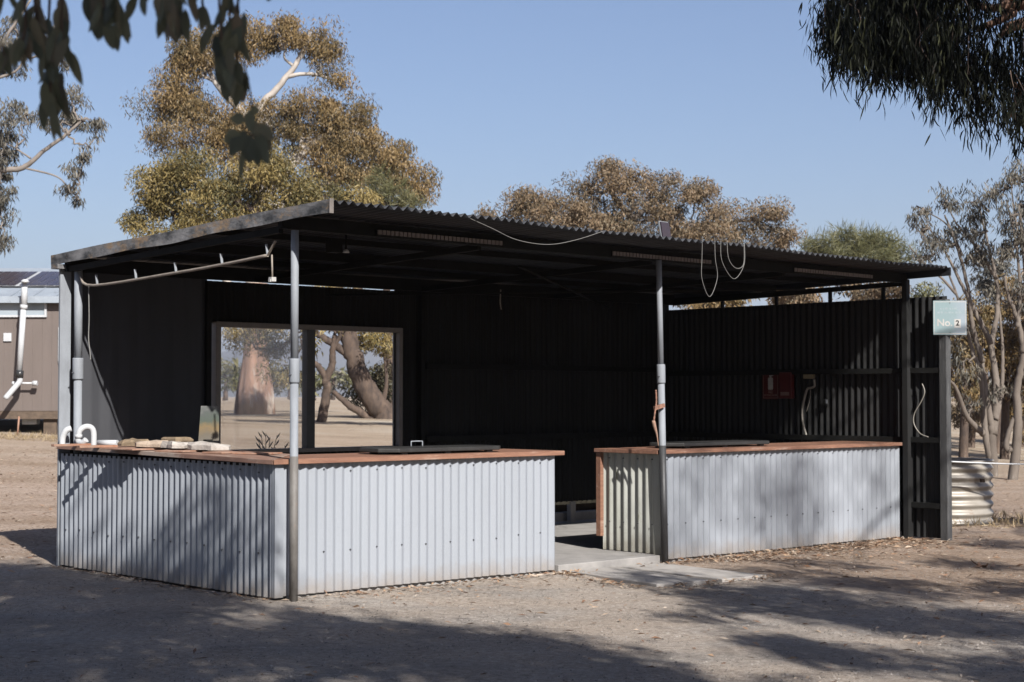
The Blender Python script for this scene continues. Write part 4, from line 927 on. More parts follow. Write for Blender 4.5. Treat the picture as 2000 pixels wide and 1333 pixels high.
# brown gum behind the middle of the shed
tree("gum_tree", "broad pinkish brown gum tree behind the middle of the roof", 46,
     [(1005, 405, 40, 26), (1060, 390, 50, 34), (1120, 378, 50, 36), (1180, 372, 50, 36), (1185, 335, 26, 24, 0, .8), (1235, 378, 46, 40), (1250, 340, 36, 24, 0, .8), (1300, 350, 24, 26, 0, .7), (1300, 392, 48, 36, 0, .8), (1360, 392, 44, 30, 0, .8), (1410, 412, 44, 30, 0, .8), (1465, 425, 44, 28, 0, .9),
      (1510, 425, 30, 28, 0, .8), (1530, 450, 24, 24, 0, .8), (1120, 425, 110, 30), (1250, 435, 100, 34), (1400, 450, 110, 34), (1500, 465, 50, 24), (1380, 372, 24, 16, 0, .5), (950, 420, 12, 10, 0, .5), (1290, 500, 160, 40, 0, .6)],
     M['leaf_brown'], (1240, 830),
     [([(1240, 832), (1238, 650), (1240, 520), (1235, 420)], .3, .06), ([(1240, 560), (1120, 450), (1040, 400)], .1, .03), ([(1240, 540), (1350, 450), (1480, 430)], .1, .03), ([(1236, 430), (1190, 370), (1184, 330)], .1, .03), ([(1236, 430), (1290, 380), (1302, 345)], .09, .03)],
     M['bark_tan'], .12, .032, .44, 250, 7.4, .5)
tree("she_oak", "low domed green she oak above the right end of the roof", 54,
     [(1600, 490, 34, 20), (1640, 478, 40, 26), (1680, 470, 40, 26), (1720, 480, 40, 24), (1755, 498, 30, 20), (1680, 510, 90, 30)], M['leaf_green'], (1670, 800),
     [([(1670, 802), (1672, 600), (1675, 490)], .25, .06)], M['bark_dark'], .42, .022, .36, 130, 8, -.35)
# gum on the left edge
tree("gum_tree", "grey green gum with a pale bare limb at the left edge", 43,
     [(60, 60, 60, 50, 1, .5), (20, 110, 40, 50, 0, .5), (110, 90, 40, 50, 0, .35), (140, 200, 40, 34, 0, .55), (165, 230, 28, 26, 0, .7), (120, 240, 40, 30, 0, .5), (175, 285, 22, 34, 0, .6), (160, 330, 28, 36, 0, .6), (150, 380, 22, 26, 0, .6), (20, 230, 40, 40, 0, .8), (5, 290, 36, 50, 0, 1),
      (0, 360, 38, 40, 0, 1), (-20, 430, 50, 40, 0, 1), (5, 465, 22, 16, 0, .8), (-90, 250, 90, 120, 0, .8), (-60, 100, 80, 80, 0, .7), (55, 225, 30, 20, 0, .4), (-80, 400, 70, 80, 0, .8)],
     M['leaf_grey'], (-210, 850),
     [([(-210, 852), (-200, 650), (-180, 450), (-150, 300), (-130, 100)], .32, .14), ([(-170, 400), (-60, 345), (0, 333), (45, 328), (80, 300), (130, 262), (160, 235)], .12, .03), ([(45, 328), (110, 345), (135, 370), (150, 385)], .03, .012), ([(-130, 200), (-40, 150), (20, 60), (60, 0)], .07, .03), ([(-30, 160), (30, 140), (50, 110)], .05, .02), ([(60, 310), (30, 290), (10, 280)], .03, .012)],
     M['bark_pale'], .19, .034, .28, 75, 11, .6)
# brown scrub behind the right wall, each bush its own
for i, (px, py, rx, ry, D, mk, lab) in enumerate([
        (1410, 590, 100, 50, 34, 'leaf_gold', "golden bush glimpsed through the gap above the right wall, left one"),
        (1560, 580, 90, 56, 33, 'leaf_brown', "brown bush glimpsed through the gap above the right wall, middle one"),
        (1700, 575, 80, 62, 34, 'leaf_brown', "dry brown bush just behind the top of the right wall near the posts"),
        (1790, 585, 60, 66, 38, 'leaf_green', "olive bush filling the gap between roof and right wall"),
        (1880, 660, 60, 110, 36, 'leaf_gold', "tall bronze bush behind the number sign"),
        (1960, 640, 60, 110, 37, 'leaf_gold', "tall bronze bush behind the pale multi stemmed gum"),
        (2040, 640, 70, 130, 36, 'leaf_brown', "brown bush at the right edge behind the gum stems"),
        (1895, 770, 56, 60, 41, 'leaf_brown', "low brown scrub between the end post and the gum stems"),
        (1990, 780, 60, 60, 42, 'leaf_gold', "low bronze scrub behind the rightmost gum stems"),
        (1945, 540, 50, 46, 39, 'leaf_grey', "greyish brown crown high behind the multi stemmed gum")]):
    bl = [(px + rng.uniform(-.5, .5) * rx, py + rng.uniform(-.6, .6) * ry, rx * .5, ry * .42, rng.uniform(-1, 1), .9) for _ in range(6)] + [(px, py + ry * .7, rx * .8, ry * .5)]
    tree("bush", lab, D, bl, M[mk], (px, 838), [([(px, 838), (px + 4, 740), (px - 3, 640)], .12, .04), ([(px, 800), (px - 30, 700), (px - 34, 640)], .07, .03), ([(px, 800), (px + 34, 700), (px + 40, 620)], .07, .03)],
         M['bark_dark'], .13, .036, .26, 60, 17, .5, group="bushes behind the right wall", cat="bush")
# pale multi stemmed gums on the right
def RG(y): return 31.0
tree("multi_stem_gum", "pale many stemmed gum nearest the end post with sparse grey leaves", 31,
     [(1800, 415, 36, 30, 0, .30), (1845, 395, 30, 30, 0, .35), (1900, 395, 34, 34, 0, .35), (1800, 465, 36, 26, 0, .3), (1850, 470, 40, 30, 0, .35), (1905, 450, 34, 30, 0, .4), (1890, 505, 34, 26, 0, .4), (1820, 500, 26, 20, 0, .25), (1925, 490, 26, 26, 0, .3), (1880, 720, 22, 40, 0, .3), (1900, 790, 20, 30, 0, .25), (1960, 770, 26, 30, 0, .35), (1880, 650, 26, 30, 0, .3)],
     M['leaf_grey'], (1942, 905),
     [([(1941, 908), (1938, 860), (1935, 825), (1925, 762), (1919, 708)], .105, .035),
      ([(1937, 907), (1925, 848), (1916, 735), (1900, 690), (1888, 640), (1868, 575), (1845, 520)], .078, .014),
      ([(1940, 850), (1946, 758), (1937, 672), (1948, 609), (1946, 546), (1930, 479), (1914, 410)], .085, .014, 1),
      ([(1944, 820), (1951, 794), (1958, 735), (1957, 663), (1950, 590)], .06, .02, .6), ([(1921, 848), (1890, 816), (1867, 758), (1852, 742)], .07, .02, -.5),
      ([(1919, 708), (1900, 640), (1890, 560), (1868, 480), (1845, 420)], .06, .015), ([(1937, 672), (1905, 610), (1880, 560), (1850, 500), (1810, 440)], .06, .012), ([(1868, 575), (1835, 540), (1800, 510), (1775, 480)], .03, .010), ([(1946, 546), (1905, 480), (1870, 440), (1850, 400)], .035, .010),
      ([(1914, 500), (1925, 450), (1918, 400)], .025, .008), ([(1880, 500), (1850, 440), (1800, 410)], .025, .008)],
     M['bark_tan'], .14, .024, .22, 44, 52, .6)
tree("multi_stem_gum", "pale many stemmed gum at the right edge of the picture", 30,
     [(1960, 370, 30, 30, 0, .4), (1995, 350, 34, 40, 0, .5), (1985, 420, 34, 34, 0, .5), (1990, 470, 30, 30, 0, .5), (2040, 400, 50, 80, 0, .5), (1975, 500, 24, 20, 0, .4), (2010, 560, 40, 40, 0, .4)],
     M['leaf_grey'], (1974, 905),
     [([(1974, 908), (1988, 840), (1986, 762), (1998, 690), (1987, 623), (1970, 582), (1962, 540)], .10, .02), ([(1972, 880), (1965, 870), (1975, 830), (1990, 800)], .07, .03), ([(1998, 690), (2010, 600), (2000, 500), (1990, 400)], .08, .02), ([(1987, 640), (1992, 580), (1985, 480), (1965, 390)], .05, .012), ([(2000, 500), (1985, 440), (1975, 360)], .03, .010)],
     M['bark_tan'], .14, .024, .22, 44, 52, .6)
# far trees across the paddock
for i, (px, top, rx, D) in enumerate([(395, 690, 40, 150), (440, 702, 34, 140), (470, 712, 30, 165), (520, 705, 36, 150), (565, 715, 36, 160), (612, 722, 30, 140), (650, 716, 32, 155), (700, 720, 34, 150), (745, 712, 36, 145), (790, 715, 34, 160),
                                       (1870, 735, 34, 120), (1910, 742, 30, 130), (1955, 738, 36, 125), (2000, 740, 34, 130)]):
    b0 = P(px, 775, D); g0 = gz(b0.x, b0.y) if D < 60 else .95 if px < 1500 else max(0, gz(b0.x, b0.y))
    ty = 775 + (1.5 - g0) / D * F
    t = tree("paddock_tree", ("hazy green tree across the paddock seen through the window, no. %s from the left" % ["one", "two", "three", "four", "five", "six", "seven", "eight", "nine", "ten"][i]) if i < 10 else ["far tree just right of the end post", "far tree second from the end post", "far tree behind the gum stems", "far tree at the right edge"][i - 10],
         D, [(px, (top + 772) / 2 - 4, rx, (768 - top) / 2, 0, 1.3), (px - rx * .4, top + 18, rx * .5, 14), (px + rx * .4, top + 22, rx * .5, 14)], M['leaf_green'] if i % 3 else M['leaf_grey'], (px, 775),
         [([(px, ty), (px + 1, 760), (px, top + 25)], .25, .1)], M['bark_dark'], .7, .22, 1.0, 26, .9, .4, twigs=False, group="trees across the paddock")
    t.location.z = g0; t['_org'] = tuple(t['_org'])
for o in list(bpy.data.objects):
    if o.name.startswith("paddock_tree"):
        d = Vector(o['_org']).z - o.location.z
        for ch in o.children: ch.location.z = d

# ---- big gum over the yard, right of the camera's view: its drooping boughs reach into the picture at top right
def sun_back(p, k): return Vector(p) - SUN * k
def poly_in(x, y, poly):
    c = False; n = len(poly)
    for i in range(n):
        x1, y1 = poly[i]; x2, y2 = poly[(i + 1) % n]
        if (y1 > y) != (y2 > y) and x < (x2 - x1) * (y - y1) / (y2 - y1) + x1: c = not c
    return c
shadeA = [(-7.5, 15.2), (-5.2, 14.95), (-4.2, 14.75), (-3.4, 14.15), (-3.05, 14.1), (-2.65, 13.75), (-2.2, 13.0), (-1.9, 12.1), (-1.0, 11.0), (0.0, 10.55), (.9, 9.6), (1.45, 8.6), (1.6, 7.0), (-1, 4), (-7, 6)]
lightA = [(-1.9, 11.4, .36), (-.95, 8.6, .42), (-2.2, 8.9, .34), (.1, 8.7, .2)]
def mask_px(ells):
    out = []
    for px, py, rx, ry, n in ells:
        for _ in range(n):
            a = random.uniform(0, 2 * math.pi); r_ = math.sqrt(random.random())
            q = PG(px + rx * r_ * math.cos(a), py + ry * r_ * math.sin(a)); out.append((q.x, q.y))
    return out
over = thing("overhanging_gum", "gum tree over the yard whose dark drooping twigs hang into the top left", "tree", (3.2, -4.0, 0), shed=False)
cl = []
while len(cl) < 2100:
    x, y = random.uniform(-7.5, 1.6), random.uniform(4, 15.3)
    if not poly_in(x, y, shadeA): continue
    if any(math.hypot(x - a, (y - b) * .8) < c for a, b, c in lightA): continue
    k = random.uniform(6.0, 8.5); cl.append(sun_back((x, y, 0), k))
KEEP = [L2W(4.02, -.06, z) for z in np.arange(1.1, 2.6, .22)] + [L2W(0, -.07, z) for z in np.arange(.3, 2.6, .3)] + [L2W(x, FY, z) for x in np.arange(.1, 2.8, .3) for z in (.1, .45, .9)] \
    + [L2W(X1, y, 1.0 + (1.75 - y) * .72) for y in np.arange(.2, 1.9, .3)] + [L2W(X1, y, 1.0 + (1.4 - y) * .4) for y in np.arange(.3, 1.4, .3)] + [L2W(x, .4, 1.04) for x in np.arange(.0, 7.8, .5)] \
    + [L2W(x, FY, z) for x, z in ((4.3, .3), (4.35, .6), (4.9, .85), (5.0, .15), (5.1, .6), (5.8, .5), (5.9, .2), (6.0, .8), (6.8, .8), (6.9, .5), (7.1, .7), (7.0, .2), (7.3, .5), (7.6, .4), (7.7, .8), (6.45, .9))] \
    + [L2W(.1, 2.6, 1.1), L2W(.1, 1.6, 1.1), L2W(.2, Y1, 1.6), L2W(.1, Y1, 2.2), L2W(3.4, .8, .07), L2W(3.5, 2.6, .07), L2W(3.9, 2.9, .07), L2W(5.2, 2.5, .07), L2W(5.6, 2.8, .07), L2W(6.1, 2.7, .07), L2W(5.8, 2.4, .07), L2W(3.4, .4, .07), L2W(3.2, .1, .07), L2W(-.1, 2.9, .5), L2W(-.1, 2.5, .8), L2W(-.1, 2.6, .4), L2W(-.1, 1.9, .75), L2W(-.1, 1.4, .85)] \
    + [PG(x, y) for x, y in ((700, 1185), (850, 1185), (1000, 1185), (1000, 1150), (1150, 1180), (1200, 1230), (1350, 1230), (1500, 1220), (1400, 1300), (1600, 1320), (1750, 1330), (900, 1205), (30, 1080), (1250, 1160), (1700, 1245))] \
    + [Vector((x, 19.4, z)) for z in (.1, .4, .7) for x in (5.0, 5.3, 5.6)] + [L2W(7.75 + u, -.7, 2.3 + v) for u in (0, .15, .3) for v in (-.15, 0, .15)]
def prune(cl, rad):
    S_ = np.array(SUN.normalized()); C_ = np.array([tuple(c) for c in cl]); ok = np.ones(len(C_), bool)
    for k in KEEP:
        d = C_ - np.array(k); t_ = d @ S_; ok &= ~((np.linalg.norm(d - t_[:, None] * S_, axis=1) < rad) & (t_ < -.5))
    return [Vector(c) for c in C_[ok].tolist()]
def clump_leaves(name, cl, rad, n, m, parent, L, W, droop=.7):
    C = np.array([tuple(c) for c in cl]); rep = np.repeat(np.arange(len(C)), n)
    p = C[rep] + rng.normal(0, 1, (len(rep), 3)) * rad * np.array([.5, .5, .55])
    # nothing may stray into the camera's view or below 2.6 m
    V, Fq = leaf_mesh(p, L, W, droop)
    return mesh_np(name, V - np.array(parent['_org']), Fq, m, tone=np.repeat(rng.uniform(0, 1, len(rep)), 4), parent=parent)
cl = prune(cl, .42)
clump_leaves("crown", cl, .36, 50, M['leaf_dark'], over, .17, .06)
tr = MB(); limb(tr, [(3.2, -4, -.3), (3.3, -4.1, 2), (3.0, -3.6, 4.5), (2.6, -2.5, 6.5), (2.0, -1.2, 7.5)], .38, .16, 8, .01, 14); tr.build("trunk", M['bark_pale'], over)
br = MB(); cen = Vector((2.4, -1.8, 7.0))
for e in ((-2.5, 2.5, 7.6), (-1, 4.5, 7.4), (1.5, 3.5, 7.5), (4.2, 1.0, 7.4), (0, 0, 8), (-3.2, 4.0, 6.6)):
    limb(br, [cen, (cen + Vector(e)) / 2 + Vector((0, 0, .3)), e], .12, .03, 6, .03)
hub = Vector((-.9, 3.3, 3.6)); limb(br, [(3.0, -3.6, 4.5), (1.5, -1, 4.6), (.2, 1.5, 4.2), tuple(hub)], .12, .03, 8, .01)
br.build("branches", M['bark_pale'], over)
# near twigs hanging into the top left of the view
def near_leaf(mb, tones, a, d, side, L, W, bend, tone):
    n = 7; rows = []; up = d.cross(side)
    for i in range(n):
        f = i / (n - 1); wv = W * .5 * (math.sin(math.pi * min(1, f ** .8)) ** .75) + .0004
        c = a + d * (L * f) + up * (bend * L * f * f) + side * (.06 * L * math.sin(f * 3.0))
        rows.append([c - side * wv + up * wv * .25, c, c + side * wv + up * wv * .25])
    mb.grid(rows); tones += [tone] * (3 * n)
nl = MB(); nt_ = []; tw = MB(); D0 = 3.7
strands = [  # pixel path of each twig, leaf count, leaf length in pixels
    ([(60, -60), (70, 20), (75, 80)], 10, 85), ([(100, -60), (95, 60), (100, 140), (95, 200)], 20, 88), ([(45, -40), (50, 40), (45, 80)], 8, 80), ([(125, -60), (120, 40), (125, 90)], 9, 80),
    ([(5, -70), (0, 0)], 4, 70), ([(-10, 60), (5, 95), (8, 110)], 5, 70), ([(160, -70), (180, -10), (195, 10)], 9, 70), ([(215, -70), (225, 0), (240, 20)], 10, 70), ([(190, -70), (205, 10), (212, 40)], 6, 70),
    ([(255, -70), (258, -10)], 4, 62), ([(300, -60), (325, -5), (345, 15)], 12, 78), ([(350, -60), (352, 0), (350, 20)], 8, 75), ([(385, -60), (378, -5)], 4, 75), ([(280, -40), (272, -20)], 3, 50),
    ([(400, -60), (395, 0), (400, 20)], 4, 60), ([(425, -70), (430, 40), (436, 100), (445, 140)], 15, 75), ([(470, -70), (465, 0), (460, 60), (465, 130), (462, 150)], 17, 75), ([(450, -60), (448, 40)], 6, 80),
    ([(482, -70), (484, -30)], 3, 30), ([(520, -60), (524, -25)], 3, 30),
    ([(476, 120), (487, 170), (492, 212), (494, 250), (492, 268)], 0, 60)]
for path, n, lp in strands:
    off = random.uniform(-.25, .25); pts = [P(x, y, D0 + off) for x, y in path]
    c = curve(pts, 6); tw.tube([tuple(hub)] + [tuple(p) for p in c], .0035, 6) if path[0][1] < 0 else tw.tube(c, .0022, 6)
    n = int(n * 1.3)
    for i in range(n):
        f = i / max(1, n - 1); a = c[min(len(c) - 1, int((.32 + .68 * f) * (len(c) - 1)))] + Vector((random.uniform(-.012, .012), random.uniform(-.06, .06), random.uniform(-.01, .01)))
        d = Vector((random.uniform(-.42, .42), random.uniform(-.5, .5), -1)).normalized()
        sd_ = d.cross(Vector((random.uniform(-.9, .9), -1, random.uniform(-.3, .3)))).normalized()
        k = D0 / F; near_leaf(nl, nt_, a, d, sd_, lp * k * random.uniform(.62, 1.0), random.uniform(15, 25) * k, random.uniform(-.2, .2), random.random())
k = D0 / F
for (x, y, dx, dy, l, w_) in [(488, 215, .15, -1, 50, 22), (500, 240, .5, -.9, 62, 34), (497, 245, .9, -.6, 48, 34), (480, 255, -.5, -.9, 60, 34), (470, 262, -.9, -.4, 40, 30), (488, 262, 0, -1, 60, 26), (500, 265, .15, -1, 66, 24), (485, 265, -.2, -1, 100, 14), (508, 262, .3, -1, 68, 26), (478, 235, -1, .1, 30, 24), (495, 225, .1, .5, 20, 16), (492, 270, .25, -1, 58, 24)]:
    a = P(x, y, D0); d = Vector((dx, random.uniform(-.3, .3), dy)).normalized(); sd_ = d.cross(Vector((random.uniform(-.4, .4), -1, 0))).normalized()
    near_leaf(nl, nt_, a, d, sd_, l * k, w_ * k, random.uniform(-.15, .15), random.random())
o = nl.build("leaf_sprays", M['leaf_near'], over); a_ = o.data.attributes.new("tone", 'FLOAT', 'POINT'); a_.data.foreach_set("value", nt_)
tw.build("twigs", M['bark_dark'], over)

boughs = thing("drooping_gum", "large gum tree with dense dark drooping boughs at the top right", "tree", (11.0, 11.2, 0), shed=False)
cl = []
for x, y in mask_px([(1330, 1150, 110, 18, 14), (1480, 1175, 130, 26, 30), (1650, 1150, 160, 26, 34), (1640, 1205, 150, 18, 22), (1850, 1215, 170, 26, 34), (1950, 1150, 90, 14, 10), (1400, 1205, 70, 8, 6),
                     (1640, 1270, 100, 26, 16), (1780, 1300, 90, 14, 6), (1940, 1310, 90, 28, 14), (1500, 1250, 60, 8, 5), (1900, 1100, 90, 10, 8), (1950, 1060, 60, 10, 8), (1560, 1110, 150, 14, 12), (2060, 1250, 60, 70, 14), (1240, 1128, 60, 8, 4)]):
    cl.append(sun_back((x, y, 0), random.uniform(5.2, 7.2)))
# dappling on the right counter's front
for x, z, r_, n in ((4.65, .55, .2, 4), (5.5, .75, .22, 4), (6.25, .6, .2, 4), (7.45, .8, .12, 2), (6.6, .3, .15, 2)):
    for _ in range(n): cl.append(sun_back(L2W(x + random.gauss(0, r_), .03, z + random.gauss(0, r_ * .7)), random.uniform(7.5, 9)))
cl = prune(cl, .36)
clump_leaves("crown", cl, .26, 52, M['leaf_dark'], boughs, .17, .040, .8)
hi = []
for x0, x1, z0, z1, n in ((4.1, 7.85, 0, 1.2, 24), (4.2, 5.1, .1, 1.2, 9), (5.3, 6.5, .3, 1.1, 15), (6.1, 6.5, 0, .6, 5), (7.3, 7.8, .5, 1.2, 5)):
    for _ in range(n): hi.append(sun_back(L2W(random.uniform(x0, x1), .03, random.uniform(z0, z1)), random.uniform(10, 12.5)))
clump_leaves("high_crown", hi, .34, 26, M['leaf_dark'], boughs, .16, .034, .7)
# upper mass and the visible hanging boughs
def hang_blob(lst):
    P_ = []
    for px, py, rx, ry, D, n in lst:
        for _ in range(int(n * (.72 if px > 1840 else 1))):
            a = random.uniform(0, 2 * math.pi); r_ = math.sqrt(random.random()); q = P(px + 22 + rx * r_ * math.cos(a), py - 14 + ry * r_ * math.sin(a), D * 1.3 + random.gauss(0, .5)); P_.append(q)
    return P_
vis = hang_blob([(1640, 30, 55, 70, 12.6, 40), (1600, 85, 26, 50, 12.6, 14), (1700, 60, 60, 80, 12.6, 70), (1780, 50, 70, 100, 12.4, 80), (1670, 115, 60, 36, 12.5, 34), (1750, 120, 60, 30, 12.6, 30), (1850, 70, 60, 90, 12.3, 60), (1830, 140, 50, 34, 12.4, 26), (1880, 150, 50, 50, 12.2, 26), (1930, 90, 50, 70, 12.0, 20), (1940, 170, 50, 50, 12.0, 26), (1985, 140, 30, 80, 12.0, 18),
                 (1805, 190, 22, 26, 12.2, 9), (1890, 210, 30, 30, 12.0, 10), (1960, 215, 34, 40, 11.9, 16), (1995, 240, 20, 40, 11.8, 14), (1860, 225, 16, 20, 12.0, 4), (1700, -40, 120, 60, 12.5, 60), (1880, -40, 120, 60, 12.2, 60), (2040, 80, 50, 160, 12.0, 50)])
C = np.array([tuple(c) for c in vis]); rep = np.repeat(np.arange(len(C)), 32)
pp = C[rep] + rng.normal(0, 1, (len(rep), 3)) * np.array([.085, .12, .12])
def long_leaves(p, L, W):
    n = len(p); d = np.stack([rng.normal(0, .30, n), rng.normal(0, .30, n), -np.ones(n)], 1); d /= np.linalg.norm(d, axis=1)[:, None]
    s_ = np.cross(d, rng.normal(0, 1, (n, 3))); s_ /= np.linalg.norm(s_, axis=1)[:, None]; nn = np.cross(d, s_)
    l = (L * rng.uniform(.6, 1.25, n))[:, None]; w_ = (W * rng.uniform(.7, 1.2, n))[:, None]; b = rng.normal(0, .14, n)[:, None] * l
    V = np.stack([p, p + d * l * .3 + s_ * w_ * .45 + s_ * b * .5, p + d * l * .3 - s_ * w_ * .45 + s_ * b * .5, p + d * l * .65 + s_ * w_ * .38 + s_ * b * .55, p + d * l * .65 - s_ * w_ * .38 + s_ * b * .55, p + d * l], 1).reshape(-1, 3)
    i = np.arange(n)[:, None] * 6
    F4 = np.concatenate([i + np.array([[0, 1, 3, 2]]), i + np.array([[2, 3, 4, 4]])], 0)
    F3 = np.concatenate([i + np.array([[0, 1, 2]]), i + np.array([[1, 3, 2]]), i + np.array([[2, 3, 4]]), i + np.array([[3, 5, 4]])], 0)
    return V, F3
V, F3 = long_leaves(pp, .165, .016)
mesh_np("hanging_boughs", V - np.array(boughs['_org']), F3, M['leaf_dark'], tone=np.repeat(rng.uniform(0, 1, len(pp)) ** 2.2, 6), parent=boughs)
up = [Vector((random.uniform(3.5, 11), random.uniform(7.5, 13.5), random.uniform(6.6, 8.8))) for _ in range(70)] + [q + Vector((.574, -1.26, 1)) * random.uniform(.35, 1.5) + Vector((0, 0, .25)) for q in vis[::2]]
c0 = W2L(CAM)
up = [q for q in up if not (q.y > 2 and (775 - (q.z - .6 - 1.5) / q.y * F) > -60 and 1000 + q.x / q.y * F < 2080)]
up = prune(up, .40)
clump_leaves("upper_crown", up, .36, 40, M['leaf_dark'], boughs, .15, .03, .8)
tr = MB(); limb(tr, [(11, 11.2, -.3), (10.9, 11.3, 2.5), (10.4, 11.8, 5), (9.4, 12.4, 7)], .42, .18, 8, .01, 14); tr.build("trunk", M['bark_pale'], boughs)
br = MB(); A_ = Vector((10.0, 12.0, 6.1)); B_ = Vector((9.6, 12.3, 6.9))
pk = [(A_, P(2090, -20, 15.6), P(1975, 30, 15.8), P(1905, 60, 15.9)), (A_, P(2090, 20, 15.6), P(1990, 48, 15.7), P(1950, 72, 15.8)), (B_, P(2090, -60, 15.6), P(1960, 12, 15.8), P(1890, 5, 16)),
      (B_, P(1950, -120, 16), P(1800, -30, 16.2), P(1660, 10, 16.4)), (A_, P(2100, 200, 15.6), P(1995, 170, 15.7), P(1945, 150, 15.8))]
for i, p_ in enumerate(pk): limb(br, p_, .08, .026 if i < 3 else .008, 6, .004)
for e in ((6.5, 6.5, 6.2), (9.5, 6, 7), (7.5, 13.5, 7.5), (5.8, 10, 7.2)): limb(br, [(9.8, 12, 6.2), ((9.8 + e[0]) / 2, (12 + e[1]) / 2, 7.2), e], .05, .008, 6, .02)
br.build("branches", M['bark_pink'], boughs)
tw = MB()
for q in vis[::5]: limb(tw, [q + Vector((random.gauss(0, .12), random.gauss(0, .1), .32)), q + Vector((0, 0, .1)), q + Vector((0, 0, -.1))], .006, .002, 3, .004, 5)
tw.build("twigs", M['bark_dark'], boughs)

# added unseen trees round the camera that cut sky light on the yard
for i, (x, y, h, lab) in enumerate([(-14, -9, 8.5, "added sky blocking tree furthest left behind the viewer"), (-6.5, -12, 9, "added sky blocking tree behind the viewer, second from the left"), (1.5, -14, 10, "tallest added sky blocking tree straight behind the viewer"), (9.5, -13, 9.5, "added sky blocking tree behind the viewer to the right"), (17, -10, 9, "added sky blocking tree furthest right behind the viewer"), (21, 0, 9, "added sky blocking tree off to the right of the yard"), (-15, 3, 8.5, "added sky blocking tree off to the left of the yard"), (-10, -3, 8.5, "added sky blocking tree just behind the viewer on the left"), (13, -4, 9, "added sky blocking tree just behind the viewer on the right")]):
    t = thing("sky_block_tree", lab, "tree", (x, y, 0), shed=False, group="added trees that block sky light")
    bl = [((x + rng.uniform(-3.2, 3.2), y + rng.uniform(-1.5, 1.5), h * rng.uniform(.35, .82)), (2.2, 1.8, 1.5), 1) for _ in range(9)]
    foliage("crown", bl, M['leaf_olive'], t, .34, .12, .55, 34, 2.6, .5)
    mb = MB(); limb(mb, [(x, y, -.3), (x + .2, y, h * .35), (x - .1, y + .2, h * .8)], .35, .1, 6, .02); mb.build("trunk", M['bark_pale'], t)
    mb = MB()
    for c, r_, d_ in bl: limb(mb, [(x + .1, y, h * .35), tuple((Vector(c) + Vector((x, y, h * .4))) / 2), c], .12, .03, 4, .02)
    mb.build("branches", M['bark_pale'], t)

# ------------------------------------------------------------------ litter, tufts, small plants
def scatter(name, label, pts, m, L, W, flat=.15):
    n = len(pts); p = np.array(pts); a = rng.uniform(0, 2 * np.pi, n)
    d = np.stack([np.cos(a), np.sin(a), rng.normal(0, flat, n)], 1); s_ = np.stack([-np.sin(a), np.cos(a), rng.normal(0, flat * 2, n)], 1)
    l = (L * rng.uniform(.4, 1.4, n))[:, None]; w_ = (W * rng.uniform(.5, 1.5, n))[:, None]; cz = rng.uniform(.0, .14, n)[:, None] * l * np.array([[0, 0, 1]])
    V = np.stack([p, p + d * l * .4 + s_ * w_ * .5 + cz, p + d * l + cz * .3, p + d * l * .5 - s_ * w_ * .5 + cz], 1).reshape(-1, 3)
    o = mesh_np(name, V, np.arange(n * 4).reshape(-1, 4), m, tone=np.repeat(rng.uniform(0, 1, n), 4))
    return tag(o, label, name.replace("_", " "), kind='stuff')
pts = []
def along(a, b, n, sp, out):
    a, b = Vector(a), Vector(b); nn = Vector((b - a).normalized()); pr = Vector((-nn.y, nn.x))
    for _ in range(n):
        t_ = random.random(); o_ = abs(random.gauss(0, sp)); q = a + (b - a) * t_ + pr * o_ * out
        w_ = L2W(q.x, q.y, 0); pts.append((w_.x, w_.y, .008 + random.random() * .012))
along((0, -.03), (2.8, -.03), 170, .08, -1); along((.3, -.15), (2.9, -.15), 130, .35, -1); along((2.7, -.05), (3.0, -.2), 160, .12, -1); along((3.6, -.05), (4.1, -.1), 60, .15, -1)
along((4.2, -.03), (7.85, -.03), 1000, .20, -1); along((4.6, -.2), (7.9, -.2), 800, .5, -1); along((-.15, .0), (-.15, 3.3), 200, .06, 1)
along((2.55, -1.35), (3.9, -1.42), 120, .10, -1); along((2.45, -1.3), (2.7, -.1), 110, .05, 1)
for _ in range(3600):
    x, y = random.uniform(-5, 6.5), random.uniform(7.5, 19)
    l_ = W2L((x, y, 0))
    if -.2 < l_.x < 8 and -.02 < l_.y < 3.5: continue
    if x < 1.5 and random.random() < .55: continue
    pts.append((x, y, .006 + random.random() * .006))
for _ in range(2600):
    x = random.uniform(-9, -3.8); y = random.uniform(15.2, 30); l_ = W2L((x, y, 0))
    if l_.x < 8 and l_.y < 3.6 and l_.x > -.3: continue
    pts.append((x, y, gz(x, y) + .01))
for _ in range(2600):
    x = random.uniform(3.5, 11); y = random.uniform(15.5, 30); l_ = W2L((x, y, 0))
    if l_.x < 8.1 and l_.y > -.1 and l_.y < 3.6: continue
    pts.append((x, y, gz(x, y) + .01))
scatter("leaf_litter", "dry eucalypt leaves and bark scraps scattered over the yard", pts, M['litter'], .066, .015)
pts = []
while len(pts) < 30000:
    y = 7.4 + 9 * random.random() ** 1.5; x = random.uniform(-.36, .36) * y; l_ = W2L((x, y, 0))
    if -.2 < l_.x < 8 and -.02 < l_.y < 3.5: continue
    pts.append((x, y, .002))
p = np.array(pts); n = len(p); sz = (.003 + .0065 * rng.random(n) ** 3)[:, None]
oc = np.array([[1, 0, 0], [0, 1, 0], [-1, 0, 0], [0, -1, 0], [0, 0, .8]]); V = p[:, None, :] + (oc[None] * rng.uniform(.6, 1.3, (n, 5, 3))) * sz[:, None, :]
i = np.arange(n)[:, None] * 5; Fq = np.concatenate([i + np.array([[a, b, 4]]) for a, b in ((0, 1), (1, 2), (2, 3), (3, 0))])
peb = leafmat("pebble", [(.10, .088, .072), (.20, .175, .15), (.34, .30, .26), (.42, .38, .34)], 0.0)
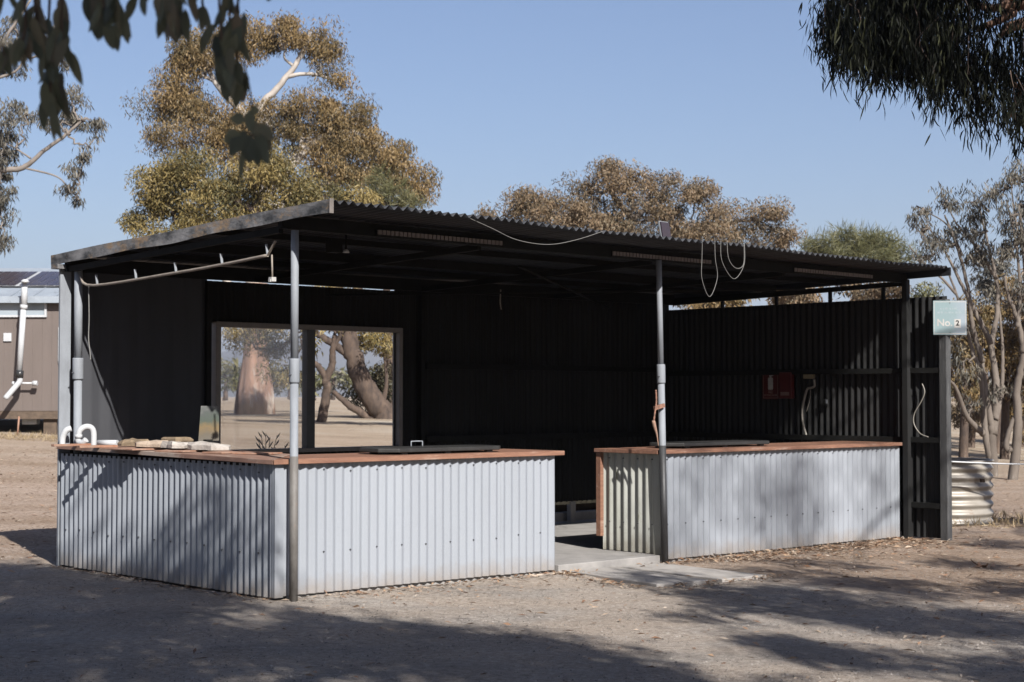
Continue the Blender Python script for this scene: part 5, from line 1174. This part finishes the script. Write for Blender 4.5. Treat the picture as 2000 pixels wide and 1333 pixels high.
tag(mesh_np("gravel_stones", V.reshape(-1, 3), Fq, peb, tone=np.repeat(rng.uniform(0, 1, n), 5)), "loose small stones on the gravel yard", "gravel", kind='stuff')
pts = []
for cx, cy in [(P(20, 842, 31).x, 31.5), (-10.5, 31.8), (-8.5, 32), (-9.3, 32.3), (6.2, 20.4), (5.6, 19.2), (6.4, 19.6)]:
    for _ in range(500): x, y = cx + random.gauss(0, .8), cy + random.gauss(0, .18); pts.append((x, y, gz(x, y)))
n = len(pts); V, Fq = leaf_mesh(np.array(pts), .13, .010, -.8)
tag(mesh_np("dry_grass", V, Fq, M['straw'], tone=np.repeat(rng.uniform(0, 1, n), 4)), "dry grass tufts along the cabin and around the tank", "grass", kind='stuff')
q = P(1920, 1108, 13.9); q = PG(1922, 1108)
sp = MB(); tn = []
for i in range(9):
    a = random.uniform(0, 6.28); d = Vector((math.cos(a), math.sin(a), random.uniform(.0, .25))).normalized(); sd_ = d.cross(Vector((0, 0, 1))).normalized()
    near_leaf(sp, tn, q + Vector((random.gauss(0, .04), random.gauss(0, .03), .01)), d, sd_, random.uniform(.08, .15), .035, random.uniform(-.4, .4), random.uniform(.15, .5))
o = sp.build("fallen_leaf_sprig", M['litter'], shed=False, org=q); a_ = o.data.attributes.new("tone", 'FLOAT', 'POINT'); a_.data.foreach_set("value", tn)
tag(o, "curled reddish brown leaf sprig on the ground right of the end post", "leaves")
# strappy plants behind the window
def strappy(px, n, hpx, label, D=17.9):
    b0 = P(px, 880, D); g0 = .35; b0 = Vector((b0.x, b0.y, g0)); mb = MB(); tn = []
    top = P(px, 880 - hpx, D).z
    for i in range(n):
        f = (i - (n - 1) / 2) / max(1, (n - 1) / 2); tip = Vector((b0.x + f * .10 + random.gauss(0, .01), b0.y + random.gauss(0, .04), top - abs(f) * .06 - random.random() * .05))
        limb(mb, [b0 + Vector((f * .02, 0, 0)), (b0 + tip) / 2 + Vector((-f * .02, 0, 0)), tip], .010, .003, 5, 0, 6)
        for k in range(5):
            a = b0.lerp(tip, .55 + .1 * k); d = Vector((random.choice([-1, 1]) * .5, random.uniform(-.2, .2), .8)).normalized()
            mb.tube([a, a + d * .04, a + d * .08], [.004, .009, .001], 5)
    t_ = tag(mb.build("shrub_sprig", M['plant'], shed=False, org=b0), label, "plant")
    return t_
strappy(519, 5, 40, "taller dark upright plant sprig outside the glazed window pane"); strappy(560, 4, 18, "low dark plant sprig outside the pane, just left of the pipe post")
q = P(437, 840, 18.5)
for o in bpy.data.objects:
    if '_org' in o: del o['_org']
